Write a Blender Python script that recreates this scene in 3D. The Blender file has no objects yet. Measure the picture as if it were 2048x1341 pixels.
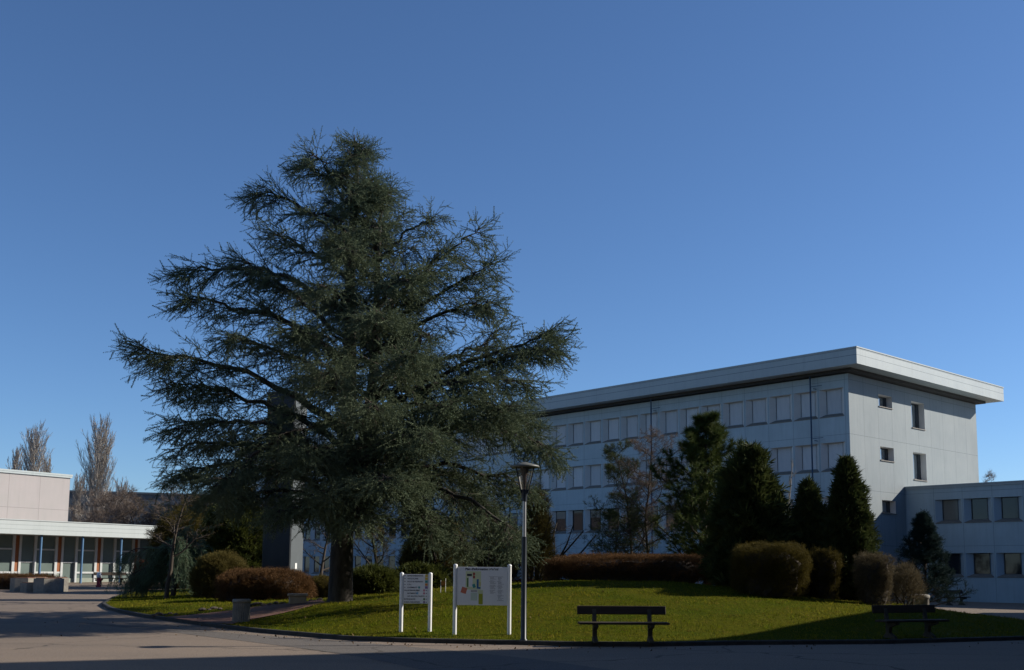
import bpy, math, random
import numpy as np
from mathutils import Vector, Matrix, geometry
SC = bpy.context.scene
COL = SC.collection
rad = math.radians

# ------------------------------------------------------------------ camera
FPX, PY, TILT, ROLL, EYE = 2134.0, 881.1, rad(6.955), rad(0.45), 1.65
fw = np.array([0, math.cos(TILT), math.sin(TILT)])
up0 = np.array([0, -math.sin(TILT), math.cos(TILT)])
rt0 = np.array([1.0, 0, 0])
rt = math.cos(ROLL) * rt0 + math.sin(ROLL) * up0
up = -math.sin(ROLL) * rt0 + math.cos(ROLL) * up0
CAM = np.array([0, 0, EYE])
cd = bpy.data.cameras.new('camera')
cam = bpy.data.objects.new('camera', cd)
COL.objects.link(cam)
cd.sensor_width = 36
cd.lens = FPX / 2048 * 36
cd.shift_y = (PY - 670.5) / 2048
cd.clip_start, cd.clip_end = 0.1, 6000
cam.matrix_world = Matrix(((rt[0], up[0], -fw[0], 0), (rt[1], up[1], -fw[1], 0), (rt[2], up[2], -fw[2], EYE), (0, 0, 0, 1)))
SC.camera = cam

# ------------------------------------------------------------------ sky, sun, exposure
SUN_AZ, SUN_EL = rad(11.5), rad(27.0)
w = bpy.data.worlds.new('World')
SC.world = w
w.use_nodes = True
wn = w.node_tree
sky = wn.nodes.new('ShaderNodeTexSky')
sky.sky_type = 'NISHITA'
sky.sun_disc = False
sky.sun_elevation = SUN_EL
sky.sun_rotation = math.pi / 2 - SUN_AZ
sky.altitude = 100
sky.air_density = 0.85
sky.dust_density = 0.2
sky.ozone_density = 7.0
bg = wn.nodes['Background']
wn.links.new(sky.outputs[0], bg.inputs[0])
bg.inputs[1].default_value = 0.064
sl = bpy.data.lights.new('sun', 'SUN')
sl.energy = 3.5
sl.angle = rad(0.5)
sl.color = (1.0, 0.93, 0.82)
so = bpy.data.objects.new('sun', sl)
COL.objects.link(so)
sd = Vector((math.cos(SUN_EL) * math.cos(SUN_AZ), math.cos(SUN_EL) * math.sin(SUN_AZ), math.sin(SUN_EL)))
so.rotation_euler = (-sd).to_track_quat('-Z', 'Y').to_euler()
so.location = (60, 20, 60)
vs = SC.view_settings
vs.view_transform = 'Standard'
vs.look = 'None'
vs.gamma = 1
vs.exposure = 1.0

# ------------------------------------------------------------------ tiny helpers
def ray(u, v):
    return fw + (u - 1024) / FPX * rt - (v - PY) / FPX * up
def at(u, v, Y):
    d = ray(u, v)
    return CAM + d * (Y / d[1])
def on_plane(u, v, P, n):
    d = ray(u, v)
    return CAM + d * (((P - CAM) @ n) / (d @ n))
def sstep(a, b, x):
    t = np.clip((x - a) / (b - a), 0, 1)
    return t * t * (3 - 2 * t)
def T(x, y):
    x = np.asarray(x, float); y = np.asarray(y, float)
    return 0.0133 * np.clip(y - 25, 0, 75) * (1 - sstep(-15, -3, x))
def march(u, v, Hf, d0=12.0, d1=220.0):
    d = ray(u, v)
    ys = np.arange(d0, d1, 0.1)
    P = CAM + d[None] * (ys / d[1])[:, None]
    below = P[:, 2] < Hf(P[:, 0], P[:, 1])
    i = int(np.argmax(below)) if below.any() else len(ys) - 1
    return P[i]
def gndT(u, v):
    return march(u, v, T)

# island of lawn: its kerb line, read on the paved ground
ISL_PX = [(203, 1212), (216, 1220), (236, 1226), (288, 1236), (360, 1246), (450, 1258), (520, 1266), (600, 1273), (690, 1281),
          (790, 1285), (900, 1288), (1000, 1290), (1146, 1293.5), (1300, 1294), (1500, 1291), (1770, 1289), (2048, 1281)]
ISL = [tuple(gndT(*p)[:2]) for p in ISL_PX]
ISL += [(16.0, 24.0), (19.5, 25.2), (20.2, 28.5), (16.8, 33.5), (16.0, 39.5), (15.2, 45), (12, 51), (4, 56), (-4, 60), (-10, 64), (-15, 64)]
ISL += [tuple(gndT(*p)[:2]) for p in [(306, 1184), (259, 1189), (224, 1198)]]
ISL = np.array(ISL)
def poly_sd(x, y, Pg):
    x = np.atleast_1d(np.asarray(x, float)); y = np.atleast_1d(np.asarray(y, float))
    A = Pg; B = np.roll(Pg, -1, 0)
    dmin = np.full(x.shape, 1e9); ins = np.zeros(x.shape, bool)
    for a, b in zip(A, B):
        e = b - a
        t = np.clip(((x - a[0]) * e[0] + (y - a[1]) * e[1]) / (e @ e), 0, 1)
        dmin = np.minimum(dmin, np.hypot(x - a[0] - t * e[0], y - a[1] - t * e[1]))
        c = ((a[1] > y) != (b[1] > y))
        with np.errstate(divide='ignore', invalid='ignore'):
            xi = (b[0] - a[0]) * (y - a[1]) / (b[1] - a[1]) + a[0]
        ins ^= c & (x < xi)
    return np.where(ins, dmin, -dmin)
def H(x, y):
    x = np.atleast_1d(np.asarray(x, float)); y = np.atleast_1d(np.asarray(y, float))
    s = poly_sd(x, y, ISL)
    m = 1.24 * np.exp(-((x - 3.4) / 10.5) ** 2 - ((y - 36.0) / 8.0) ** 2)
    m = m + 0.10 * np.exp(-((x + 14) / 4.5) ** 2 - ((y - 44) / 7) ** 2)
    m += 0.02 * np.sin(x * 1.7 + 0.4 * y) * np.cos(y * 1.3)
    return T(x, y) + np.where(s > 0, 0.09 + m * sstep(0, 3.5, s), 0.0)
def gnd(u, v):
    return march(u, v, H)
def h1(x, y):
    return float(H(x, y)[0])

def nrm(a):
    return a / np.maximum(np.linalg.norm(a, axis=-1, keepdims=True), 1e-9)

def tag(o, label=None, cat=None, group=None, kind=None):
    if label: o['label'] = label
    if cat: o['category'] = cat
    if group: o['group'] = group
    if kind: o['kind'] = kind
    return o
def empty(name, loc, rz=0.0):
    o = bpy.data.objects.new(name, None)
    o.empty_display_size = 0.2
    o.location = loc
    o.rotation_euler = (0, 0, rz)
    COL.objects.link(o)
    return o
def children(o):
    return [c for c in bpy.data.objects if c.parent == o]
def copy_tree(o, parent=None):
    c = o.copy()
    COL.objects.link(c)
    if parent is not None: c.parent = parent
    for ch in children(o): copy_tree(ch, c)
    return c

class MB:
    """collects faces; build() links them as one mesh object"""
    def __init__(s): s.v = []; s.f = []; s.m = []; s.sm = []
    def add(s, vs_, fs, m=0, smooth=False):
        b = len(s.v)
        s.v += [tuple(map(float, p)) for p in vs_]
        for f in fs:
            s.f.append(tuple(b + i for i in f)); s.m.append(m); s.sm.append(smooth)
    def quad(s, a, b, c, d, m=0): s.add([a, b, c, d], [(0, 1, 2, 3)], m)
    def box(s, x0, x1, y0, y1, z0, z1, m=0, M=None):
        p = [(x, y, z) for x in (x0, x1) for y in (y0, y1) for z in (z0, z1)]
        if M is not None: p = [tuple(M @ Vector(q)) for q in p]
        s.add(p, [(0, 1, 3, 2), (4, 6, 7, 5), (0, 4, 5, 1), (2, 3, 7, 6), (0, 2, 6, 4), (1, 5, 7, 3)], m)
    def rbox(s, x0, x1, y0, y1, z0, z1, b=0.01, m=0, M=None):
        """box with chamfered edges"""
        V = []; idx = {}
        for i, x in enumerate((x0, x1)):
            for j, y in enumerate((y0, y1)):
                for k, z in enumerate((z0, z1)):
                    sx, sy, sz = (1 if i == 0 else -1), (1 if j == 0 else -1), (1 if k == 0 else -1)
                    for ax, q in enumerate(((x, y + sy * b, z + sz * b), (x + sx * b, y, z + sz * b), (x + sx * b, y + sy * b, z))):
                        idx[(i, j, k, ax)] = len(V)
                        V.append(tuple(M @ Vector(q)) if M is not None else q)
        g = lambda i, j, k, a: idx[(i, j, k, a)]
        F = []
        for i in (0, 1):
            F.append((g(i, 0, 0, 0), g(i, 1, 0, 0), g(i, 1, 1, 0), g(i, 0, 1, 0)))
            F.append((g(0, i, 0, 1), g(1, i, 0, 1), g(1, i, 1, 1), g(0, i, 1, 1)))
            F.append((g(0, 0, i, 2), g(1, 0, i, 2), g(1, 1, i, 2), g(0, 1, i, 2)))
            for j in (0, 1):
                F.append((g(i, j, 0, 0), g(i, j, 1, 0), g(i, j, 1, 1), g(i, j, 0, 1)))
                F.append((g(i, 0, j, 0), g(i, 1, j, 0), g(i, 1, j, 2), g(i, 0, j, 2)))
                F.append((g(0, i, j, 1), g(1, i, j, 1), g(1, i, j, 2), g(0, i, j, 2)))
                for k in (0, 1): F.append((g(i, j, k, 0), g(i, j, k, 1), g(i, j, k, 2)))
        s.add(V, F, m)
    def prism(s, poly, z0, z1, m=0):
        n = len(poly)
        s.add([(p[0], p[1], z0) for p in poly] + [(p[0], p[1], z1) for p in poly],
              [tuple(range(n))[::-1], tuple(range(n, 2 * n))] + [(i, (i + 1) % n, n + (i + 1) % n, n + i) for i in range(n)], m)
    def extr(s, poly, fn, a, b, m=0):
        """polygon in 2-D placed by fn(p, q, a) and extruded from a to b"""
        n = len(poly)
        s.add([fn(p, q, a) for p, q in poly] + [fn(p, q, b) for p, q in poly],
              [tuple(range(n))[::-1], tuple(range(n, 2 * n))] + [(i, (i + 1) % n, n + (i + 1) % n, n + i) for i in range(n)], m)
    def lathe(s, prof, n=20, c=(0, 0), m=0, sx=1.0, smooth=True):
        V = []
        for r_, z in prof:
            for k in range(n):
                a = 2 * math.pi * k / n
                V.append((c[0] + sx * r_ * math.cos(a), c[1] + r_ * math.sin(a), z))
        F = []
        for i in range(len(prof) - 1):
            for k in range(n):
                F.append((i * n + k, i * n + (k + 1) % n, (i + 1) * n + (k + 1) % n, (i + 1) * n + k))
        s.add(V, F, m, smooth)
        s.add(V[:n], [tuple(range(n))[::-1]], m)
        s.add(V[-n:], [tuple(range(n))], m)
    def bar(s, a, b, r_, n=8, m=0):
        a = np.array(a, float); b = np.array(b, float)
        V, F = tubes(np.array([[a, b]]), np.array([[r_, r_]]), n)
        s.add(V, F, m, True)
        s.add(V[:n], [tuple(range(n))], m); s.add(V[n:2 * n], [tuple(range(n))], m)
    def build(s, name, mats, parent=None):
        me = bpy.data.meshes.new(name)
        me.from_pydata(s.v, [], s.f)
        for m in (mats if isinstance(mats, (list, tuple)) else [mats]): me.materials.append(m)
        me.polygons.foreach_set('material_index', s.m)
        me.polygons.foreach_set('use_smooth', s.sm)
        me.update()
        o = bpy.data.objects.new(name, me)
        COL.objects.link(o)
        if parent is not None: o.parent = parent
        return o

def np_mesh(name, parts, mats, parent=None, smooth=False):
    """parts: list of (verts, triangles, material index)"""
    V = []; F = []; M = []; b = 0
    for v, f, m in parts:
        V.append(v); F.append(f + b); M.append(np.full(len(f), m, np.int32)); b += len(v)
    V = np.concatenate(V).astype(np.float32); F = np.concatenate(F).astype(np.int32); M = np.concatenate(M)
    me = bpy.data.meshes.new(name)
    me.vertices.add(len(V)); me.vertices.foreach_set('co', V.ravel())
    me.loops.add(F.size); me.loops.foreach_set('vertex_index', F.ravel())
    me.polygons.add(len(F))
    me.polygons.foreach_set('loop_start', np.arange(0, F.size, 3, dtype=np.int32))
    me.polygons.foreach_set('loop_total', np.full(len(F), 3, np.int32))
    for m in mats: me.materials.append(m)
    me.polygons.foreach_set('material_index', M)
    me.polygons.foreach_set('use_smooth', np.full(len(F), smooth, bool))
    me.update(calc_edges=True)
    o = bpy.data.objects.new(name, me)
    COL.objects.link(o)
    if parent is not None: o.parent = parent
    return o

def tubes(P, R, k=5):
    P = np.asarray(P, float); R = np.asarray(R, float)
    n, m, _ = P.shape
    t = nrm(np.gradient(P, axis=1))
    ref = np.where(np.abs(t[..., 2:3]) < 0.9, np.array([0, 0, 1.0]), np.array([1.0, 0, 0]))
    a = nrm(np.cross(t, ref)); b = np.cross(t, a)
    an = np.arange(k) * 2 * math.pi / k
    V = P[:, :, None] + R[:, :, None, None] * (np.cos(an)[None, None, :, None] * a[:, :, None] + np.sin(an)[None, None, :, None] * b[:, :, None])
    V = V.reshape(-1, 3)
    i = np.arange(n)[:, None, None] * m * k; j = np.arange(m - 1)[None, :, None] * k; q = np.arange(k)[None, None, :]
    A = i + j + q; B = i + j + (q + 1) % k; C = A + k; D = B + k
    F = np.concatenate([np.stack([A, B, D], -1).reshape(-1, 3), np.stack([A, D, C], -1).reshape(-1, 3)])
    return V, F

def inst(tv, tf, P, D, S, rng, roll=None):
    """copies of a small template (x axis = D) at P, merged into one vertex/face array"""
    n = len(P); D = nrm(D)
    ref = np.where(np.abs(D[:, 2:3]) < 0.95, np.array([[0, 0, 1.0]]), np.array([[1.0, 0, 0]]))
    a = nrm(np.cross(ref, D)); b = np.cross(D, a)
    if roll is None: roll = rng.uniform(0, 2 * math.pi, n)
    c, s_ = np.cos(roll)[:, None], np.sin(roll)[:, None]
    a2 = a * c + b * s_; b2 = b * c - a * s_
    S = np.asarray(S, float)[:, None, None]
    V = P[:, None] + S * (tv[None, :, 0:1] * D[:, None] + tv[None, :, 1:2] * a2[:, None] + tv[None, :, 2:3] * b2[:, None])
    F = tf[None] + (np.arange(n) * len(tv))[:, None, None]
    return V.reshape(-1, 3), F.reshape(-1, 3)

# ------------------------------------------------------------------ materials
def nodes(name):
    m = bpy.data.materials.new(name)
    m.use_nodes = True
    nt = m.node_tree
    return m, nt, nt.nodes['Principled BSDF']
def mixc(nt, fac, a, b):
    n = nt.nodes.new('ShaderNodeMix'); n.data_type = 'RGBA'
    for s_, x in ((n.inputs[6], a), (n.inputs[7], b)):
        if hasattr(x, 'links') or hasattr(x, 'is_linked'): nt.links.new(x, s_)
        else: s_.default_value = (*x, 1)
    if hasattr(fac, 'is_linked'): nt.links.new(fac, n.inputs[0])
    else: n.inputs[0].default_value = fac
    return n.outputs[2]
def mth(nt, op, a, b=None, c=None):
    n = nt.nodes.new('ShaderNodeMath'); n.operation = op
    for i, x in enumerate((a, b, c)):
        if x is None: continue
        if hasattr(x, 'is_linked'): nt.links.new(x, n.inputs[i])
        else: n.inputs[i].default_value = x
    return n.outputs[0]
def coords(nt, kind='Object', scale=None):
    tc = nt.nodes.new('ShaderNodeTexCoord')
    if scale is None: return tc.outputs[kind]
    mp = nt.nodes.new('ShaderNodeMapping')
    mp.inputs['Scale'].default_value = scale
    nt.links.new(tc.outputs[kind], mp.inputs[0])
    return mp.outputs[0]
def noise(nt, co, scale, detail=4, rough=0.6):
    n = nt.nodes.new('ShaderNodeTexNoise')
    n.inputs['Scale'].default_value = scale
    n.inputs['Detail'].default_value = detail
    n.inputs['Roughness'].default_value = rough
    nt.links.new(co, n.inputs['Vector'])
    return n.outputs['Fac']
def ramp(nt, fac, lo, hi):
    n = nt.nodes.new('ShaderNodeMapRange')
    n.inputs[1].default_value = lo; n.inputs[2].default_value = hi
    nt.links.new(fac, n.inputs[0])
    return n.outputs[0]
def bump(nt, bs, h, strength, dist):
    b = nt.nodes.new('ShaderNodeBump')
    b.inputs['Strength'].default_value = strength; b.inputs['Distance'].default_value = dist
    nt.links.new(h, b.inputs['Height']); nt.links.new(b.outputs[0], bs.inputs['Normal'])
def simple(name, c1, c2=None, scale=6.0, rough=0.6, metal=0.0, bmp=0.0, stretch=None, lo=0.35, hi=0.65, spec=0.4):
    m, nt, bs = nodes(name)
    co = coords(nt, 'Object', stretch)
    f = noise(nt, co, scale, 5)
    nt.links.new(mixc(nt, ramp(nt, f, lo, hi), c1, c2 or tuple(0.82 * x for x in c1)), bs.inputs['Base Color'])
    bs.inputs['Roughness'].default_value = rough
    bs.inputs['Metallic'].default_value = metal
    bs.inputs['Specular IOR Level'].default_value = spec
    if bmp: bump(nt, bs, noise(nt, co, scale * 5, 4), bmp, 0.01)
    return m
def leafmat(name, c1, c2, trans=0.25, clump=0.6, rough=0.75, spec=0.12):
    """foliage: colour differs from leaf to leaf and from clump to clump"""
    m, nt, bs = nodes(name)
    g = nt.nodes.new('ShaderNodeNewGeometry')
    f = noise(nt, coords(nt, 'Object'), clump, 3)
    k = mth(nt, 'ADD', mth(nt, 'MULTIPLY', g.outputs['Random Per Island'], 0.6), mth(nt, 'MULTIPLY', ramp(nt, f, 0.3, 0.7), 0.4))
    col = mixc(nt, k, c1, c2)
    nt.links.new(col, bs.inputs['Base Color'])
    bs.inputs['Roughness'].default_value = rough
    bs.inputs['Specular IOR Level'].default_value = spec
    if trans:
        tr = nt.nodes.new('ShaderNodeBsdfTranslucent'); nt.links.new(col, tr.inputs[0])
        mx = nt.nodes.new('ShaderNodeMixShader'); mx.inputs[0].default_value = trans
        out = nt.nodes['Material Output']
        nt.links.new(bs.outputs[0], mx.inputs[1]); nt.links.new(tr.outputs[0], mx.inputs[2]); nt.links.new(mx.outputs[0], out.inputs[0])
    return m
def panelmat(name, c1, c2, joint, xj=None, yj=None, zj=None, zlines=(), jw=0.022, xo=0.0, yo=0.0, rough=0.7):
    """cladding panels with dark joints in object space"""
    m, nt, bs = nodes(name)
    co = coords(nt)
    sp = nt.nodes.new('ShaderNodeSeparateXYZ'); nt.links.new(co, sp.inputs[0])
    line = None
    def acc(x):
        nonlocal line
        line = x if line is None else mth(nt, 'MAXIMUM', line, x)
    def per(sock, p, o):
        q = mth(nt, 'PINGPONG', mth(nt, 'SUBTRACT', sock, o), p / 2)
        acc(mth(nt, 'LESS_THAN', q, jw / 2))
    if xj: per(sp.outputs[0], xj, xo)
    if yj: per(sp.outputs[1], yj, yo)
    for z in zlines:
        acc(mth(nt, 'LESS_THAN', mth(nt, 'ABSOLUTE', mth(nt, 'SUBTRACT', sp.outputs[2], z)), jw / 2))
    f = mth(nt, 'ADD', mth(nt, 'MULTIPLY', noise(nt, co, 0.5, 5), 0.6), mth(nt, 'MULTIPLY', noise(nt, coords(nt, 'Object', (3, 3, 0.35)), 1.5, 5), 0.4))
    base = mixc(nt, ramp(nt, f, 0.38, 0.62), c1, c2)
    st = ramp(nt, noise(nt, coords(nt, 'Object', (2.2, 2.2, 0.10)), 1.6, 4, 0.7), 0.56, 0.74)
    base = mixc(nt, mth(nt, 'MULTIPLY', st, 0.28), base, joint)
    nt.links.new(mixc(nt, line, base, joint), bs.inputs['Base Color'])
    bs.inputs['Roughness'].default_value = rough
    bs.inputs['Specular IOR Level'].default_value = 0.25
    return m

SHADED_WALLC = (0.41, 0.49, 0.515)  # panel colour lightened for the faces that lie in shade
M = {}
M['facade'] = panelmat('panels_shaded_copy', SHADED_WALLC, tuple(x * 0.86 for x in SHADED_WALLC), (0.19, 0.235, 0.255), yj=1.8, yo=2.05, zlines=(9.90, 6.62, 3.33, 13.2))
M['gable'] = panelmat('panels_sunlit_copy', (0.238, 0.272, 0.285), (0.200, 0.236, 0.253), (0.09, 0.115, 0.135), xj=1.707, zlines=(9.90, 6.62, 3.33, 13.2))  # darker copy of the same panels for the sunlit gable
M['wingwall'] = panelmat('wing_panels', SHADED_WALLC, tuple(x * 0.86 for x in SHADED_WALLC), (0.19, 0.235, 0.255), yj=1.8, yo=-3.645, zlines=(3.33, 6.62))
M['fascia'] = panelmat('roof_cladding', (0.385, 0.425, 0.42), (0.345, 0.385, 0.39), (0.15, 0.18, 0.19), zlines=(14.30, 14.66), jw=0.03, rough=0.45)
M['recess_roof_dark'] = simple('dark_recess_and_roof', (0.05, 0.05, 0.05), rough=0.8)  # dark colour stands in for shade in the recess under the roof
def shuttermat():
    m, nt, bs = nodes('shutter')
    oi = nt.nodes.new('ShaderNodeObjectInfo')
    f = noise(nt, coords(nt, 'Object', (1, 3, .4)), 2.5, 4)
    c = mixc(nt, ramp(nt, f, .35, .65), (0.60, 0.60, 0.59), (0.53, 0.535, 0.535))
    nt.links.new(mixc(nt, mth(nt, 'MULTIPLY', oi.outputs['Random'], 0.3), c, (0.26, 0.27, 0.28)), bs.inputs['Base Color'])
    bs.inputs['Roughness'].default_value = 0.5
    return m
M['shutter'] = shuttermat()
M['reveal'] = simple('pale_window_reveal', (0.58, 0.58, 0.56), (0.54, 0.54, 0.525), scale=1.0, rough=0.7)
M['wingreveal'] = simple('wing_window_reveal', (0.36, 0.43, 0.47), (0.34, 0.41, 0.45), scale=1.0, rough=0.7)
M['gablereveal'] = simple('gable_window_reveal', (0.66, 0.66, 0.64), (0.60, 0.60, 0.59), scale=1.0, rough=0.7)
M['guide'] = simple('shutter_guide', (0.42, 0.43, 0.43), rough=0.6)
M['frame'] = simple('dark_frame', (0.04, 0.05, 0.06), rough=0.5)
M['sill'] = simple('beige_sill', (0.20, 0.18, 0.155), (0.16, 0.145, 0.125), rough=0.7)
M['pipe'] = simple('blue_pipe', (0.03, 0.07, 0.13), rough=0.5)
def glass(name, c, rough=0.04):
    m, nt, bs = nodes(name)
    co = coords(nt)
    nt.links.new(mixc(nt, noise(nt, co, 0.7, 3), c, tuple(0.5 * x for x in c)), bs.inputs['Base Color'])
    bs.inputs['Roughness'].default_value = rough
    bs.inputs['Specular IOR Level'].default_value = 0.35
    bump(nt, bs, noise(nt, co, 1.3, 2), 0.06, 0.02)
    return m
M['glass'] = glass('window_glass', (0.02, 0.025, 0.03))
M['blindglass'] = glass('blind_glass', (0.15, 0.15, 0.14), 0.12)
M['curtainglass'] = glass('curtain_glass', (0.17, 0.215, 0.20), 0.1)

def reflective(name, c):
    m, nt, bs = nodes(name)
    co = coords(nt)
    nt.links.new(mixc(nt, noise(nt, co, 0.8, 3), c, tuple(0.8 * x for x in c)), bs.inputs['Base Color'])
    bs.inputs['Metallic'].default_value = 0.85; bs.inputs['Roughness'].default_value = 0.06
    bump(nt, bs, noise(nt, co, 1.1, 2), 0.05, 0.02)
    return m
M['mirror'] = reflective('sun_control_glass', (0.36, 0.42, 0.46))

# asphalt court
def asphalt(name, c1, c2, patch):
    m, nt, bs = nodes(name)
    co = coords(nt)
    big = ramp(nt, noise(nt, co, 0.09, 4), 0.4, 0.62)
    streak = ramp(nt, noise(nt, coords(nt, 'Object', (0.25, 1.6, 1)), 0.5, 5), 0.42, 0.7)
    fine = noise(nt, co, 38, 3, 0.7)
    fleck = ramp(nt, noise(nt, co, 16, 2), 0.6, 0.72)
    c = mixc(nt, big, c1, c2)
    c = mixc(nt, mth(nt, 'MULTIPLY', streak, 0.35), c, patch)
    c = mixc(nt, ramp(nt, noise(nt, co, 11, 4, 0.8), 0.3, 0.72), mixc(nt, 0.22, c, (0.04, 0.035, 0.03)), c)
    c = mixc(nt, ramp(nt, fine, 0.34, 0.68), mixc(nt, 0.55, c, (0.02, 0.018, 0.016)), mixc(nt, 0.3, c, (0.36, 0.32, 0.28)))
    c = mixc(nt, mth(nt, 'MULTIPLY', fleck, 0.35), c, (0.06, 0.05, 0.045))
    vr = nt.nodes.new('ShaderNodeTexVoronoi'); vr.feature = 'DISTANCE_TO_EDGE'; vr.inputs['Scale'].default_value = 0.16
    wv = nt.nodes.new('ShaderNodeVectorMath'); wv.operation = 'ADD'
    nz = nt.nodes.new('ShaderNodeTexNoise'); nz.inputs['Scale'].default_value = 0.8; nz.inputs['Detail'].default_value = 6
    nt.links.new(co, nz.inputs['Vector']); nt.links.new(co, wv.inputs[0]); nt.links.new(nz.outputs['Color'], wv.inputs[1]); nt.links.new(wv.outputs[0], vr.inputs['Vector'])
    crack = mth(nt, 'LESS_THAN', vr.outputs['Distance'], 0.0045)
    c = mixc(nt, mth(nt, 'MULTIPLY', crack, 0.6), c, (0.05, 0.045, 0.04))
    nt.links.new(c, bs.inputs['Base Color'])
    bs.inputs['Roughness'].default_value = 0.9
    bs.inputs['Specular IOR Level'].default_value = 0.1
    bump(nt, bs, noise(nt, co, 45, 3, 0.7), 0.5, 0.012)
    return m
M['asphalt'] = asphalt('pink_asphalt', (0.315, 0.236, 0.172), (0.275, 0.210, 0.158), (0.15, 0.125, 0.105))
M['road'] = asphalt('grey_asphalt', (0.155, 0.138, 0.125), (0.135, 0.122, 0.112), (0.11, 0.10, 0.092))
M['earth'] = simple('red_earth', (0.19, 0.088, 0.055), (0.12, 0.06, 0.04), scale=3, rough=0.95, bmp=0.6)
def grassmat():
    m, nt, bs = nodes('lawn_turf')
    co = coords(nt)
    a = ramp(nt, noise(nt, co, 0.45, 5), 0.38, 0.64)
    b = ramp(nt, noise(nt, co, 7, 4, 0.7), 0.3, 0.7)
    c = mixc(nt, a, (0.056, 0.076, 0.003), (0.095, 0.090, 0.006))
    c = mixc(nt, mth(nt, 'MULTIPLY', b, 0.7), c, (0.033, 0.040, 0.003))
    nt.links.new(c, bs.inputs['Base Color'])
    bs.inputs['Roughness'].default_value = 0.9
    bs.inputs['Specular IOR Level'].default_value = 0.02
    bump(nt, bs, noise(nt, co, 9, 5, 0.8), 0.9, 0.08)
    return m
M['turf'] = grassmat()
def blademat():
    m, nt, bs = nodes('grass_blades')
    g = nt.nodes.new('ShaderNodeNewGeometry')
    a = ramp(nt, noise(nt, coords(nt), 0.6, 6, 0.7), 0.38, 0.60)
    b = ramp(nt, noise(nt, coords(nt), 3.0, 5, 0.75), 0.47, 0.62)
    c = mixc(nt, a, (0.122, 0.172, 0.008), (0.245, 0.215, 0.020))
    c = mixc(nt, mth(nt, 'MULTIPLY', b, 0.75), c, (0.24, 0.155, 0.045))
    c = mixc(nt, mth(nt, 'MULTIPLY', g.outputs['Random Per Island'], 0.75), c, (0.045, 0.062, 0.002))
    nt.links.new(c, bs.inputs['Base Color'])
    bs.inputs['Roughness'].default_value = 0.7
    bs.inputs['Specular IOR Level'].default_value = 0.02
    tr = nt.nodes.new('ShaderNodeBsdfTranslucent'); nt.links.new(c, tr.inputs[0])
    mx = nt.nodes.new('ShaderNodeMixShader'); mx.inputs[0].default_value = 0.35
    nt.links.new(bs.outputs[0], mx.inputs[1]); nt.links.new(tr.outputs[0], mx.inputs[2]); nt.links.new(mx.outputs[0], nt.nodes['Material Output'].inputs[0])
    return m
M['blade'] = blademat()
M['concrete'] = simple('concrete', (0.25, 0.23, 0.195), (0.18, 0.168, 0.145), scale=5, rough=0.9, bmp=0.3)
M['kerb'] = simple('kerb_stone', (0.045, 0.042, 0.037), (0.022, 0.021, 0.019), scale=4, rough=0.9, bmp=0.3)
M['stone'] = simple('pale_stone', (0.42, 0.37, 0.29), (0.33, 0.29, 0.225), scale=4, rough=0.9, bmp=0.3)
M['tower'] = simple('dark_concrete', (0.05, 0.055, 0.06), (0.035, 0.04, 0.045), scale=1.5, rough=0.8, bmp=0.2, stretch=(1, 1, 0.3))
M['wood'] = simple('weathered_wood', (0.040, 0.025, 0.015), (0.026, 0.017, 0.010), scale=5, rough=0.8, bmp=0.3, stretch=(0.15, 2, 2))
M['legc'] = simple('bench_concrete', (0.07, 0.06, 0.045), (0.045, 0.04, 0.03), scale=8, rough=0.9, bmp=0.3)
M['white'] = simple('white_enamel', (0.75, 0.75, 0.73), (0.70, 0.70, 0.68), scale=3, rough=0.35)
M['panel'] = simple('sign_panel', (0.74, 0.74, 0.74), (0.70, 0.70, 0.70), scale=2, rough=0.4)
M['lampdark'] = simple('lamp_dark_paint', (0.014, 0.021, 0.031), (0.012, 0.018, 0.027), scale=3, rough=0.4)
M['lampgrey'] = simple('lamp_silver', (0.42, 0.42, 0.42), (0.36, 0.36, 0.36), scale=3, rough=0.35, metal=0.6)
M['bark'] = simple('cedar_bark', (0.065, 0.056, 0.045), (0.022, 0.019, 0.016), scale=3.0, rough=0.95, bmp=1.0, stretch=(2, 2, 0.6))
M['twigbark'] = simple('twig_bark', (0.065, 0.050, 0.038), (0.042, 0.032, 0.025), scale=4, rough=0.95)
M['poplarbark'] = simple('poplar_bark', (0.42, 0.375, 0.32), (0.32, 0.285, 0.245), scale=0.5, rough=0.95)
def flat(name, c, rough=0.6):
    return simple(name, c, tuple(0.9 * x for x in c), scale=3, rough=rough)

# ------------------------------------------------------------------ ground, road strip, lawn
def axis(a, b, fine, far):
    inner = np.arange(a, b + 1e-6, fine)
    g = [b]; st = fine
    while g[-1] < far: st *= 1.35; g.append(g[-1] + st)
    h = [a]; st = fine
    while h[-1] > -far: st *= 1.35; h.append(h[-1] - st)
    return np.concatenate([np.array(h[:0:-1]), inner, np.array(g[1:])])
gx, gy = axis(-80, 60, 1.0, 2500), axis(-10, 120, 1.0, 2500)
X, Y = np.meshgrid(gx, gy)
V = np.stack([X, Y, T(X, Y)], -1).reshape(-1, 3)
nx, ny = len(gx), len(gy)
q = (np.arange(ny - 1)[:, None] * nx + np.arange(nx - 1)[None]).ravel()
F = np.concatenate([np.stack([q, q + 1, q + nx + 1], -1), np.stack([q, q + nx + 1, q + nx], -1)])
tag(np_mesh('ground', [(V, F, 0)], [M['asphalt']], smooth=True), kind='structure')

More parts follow.
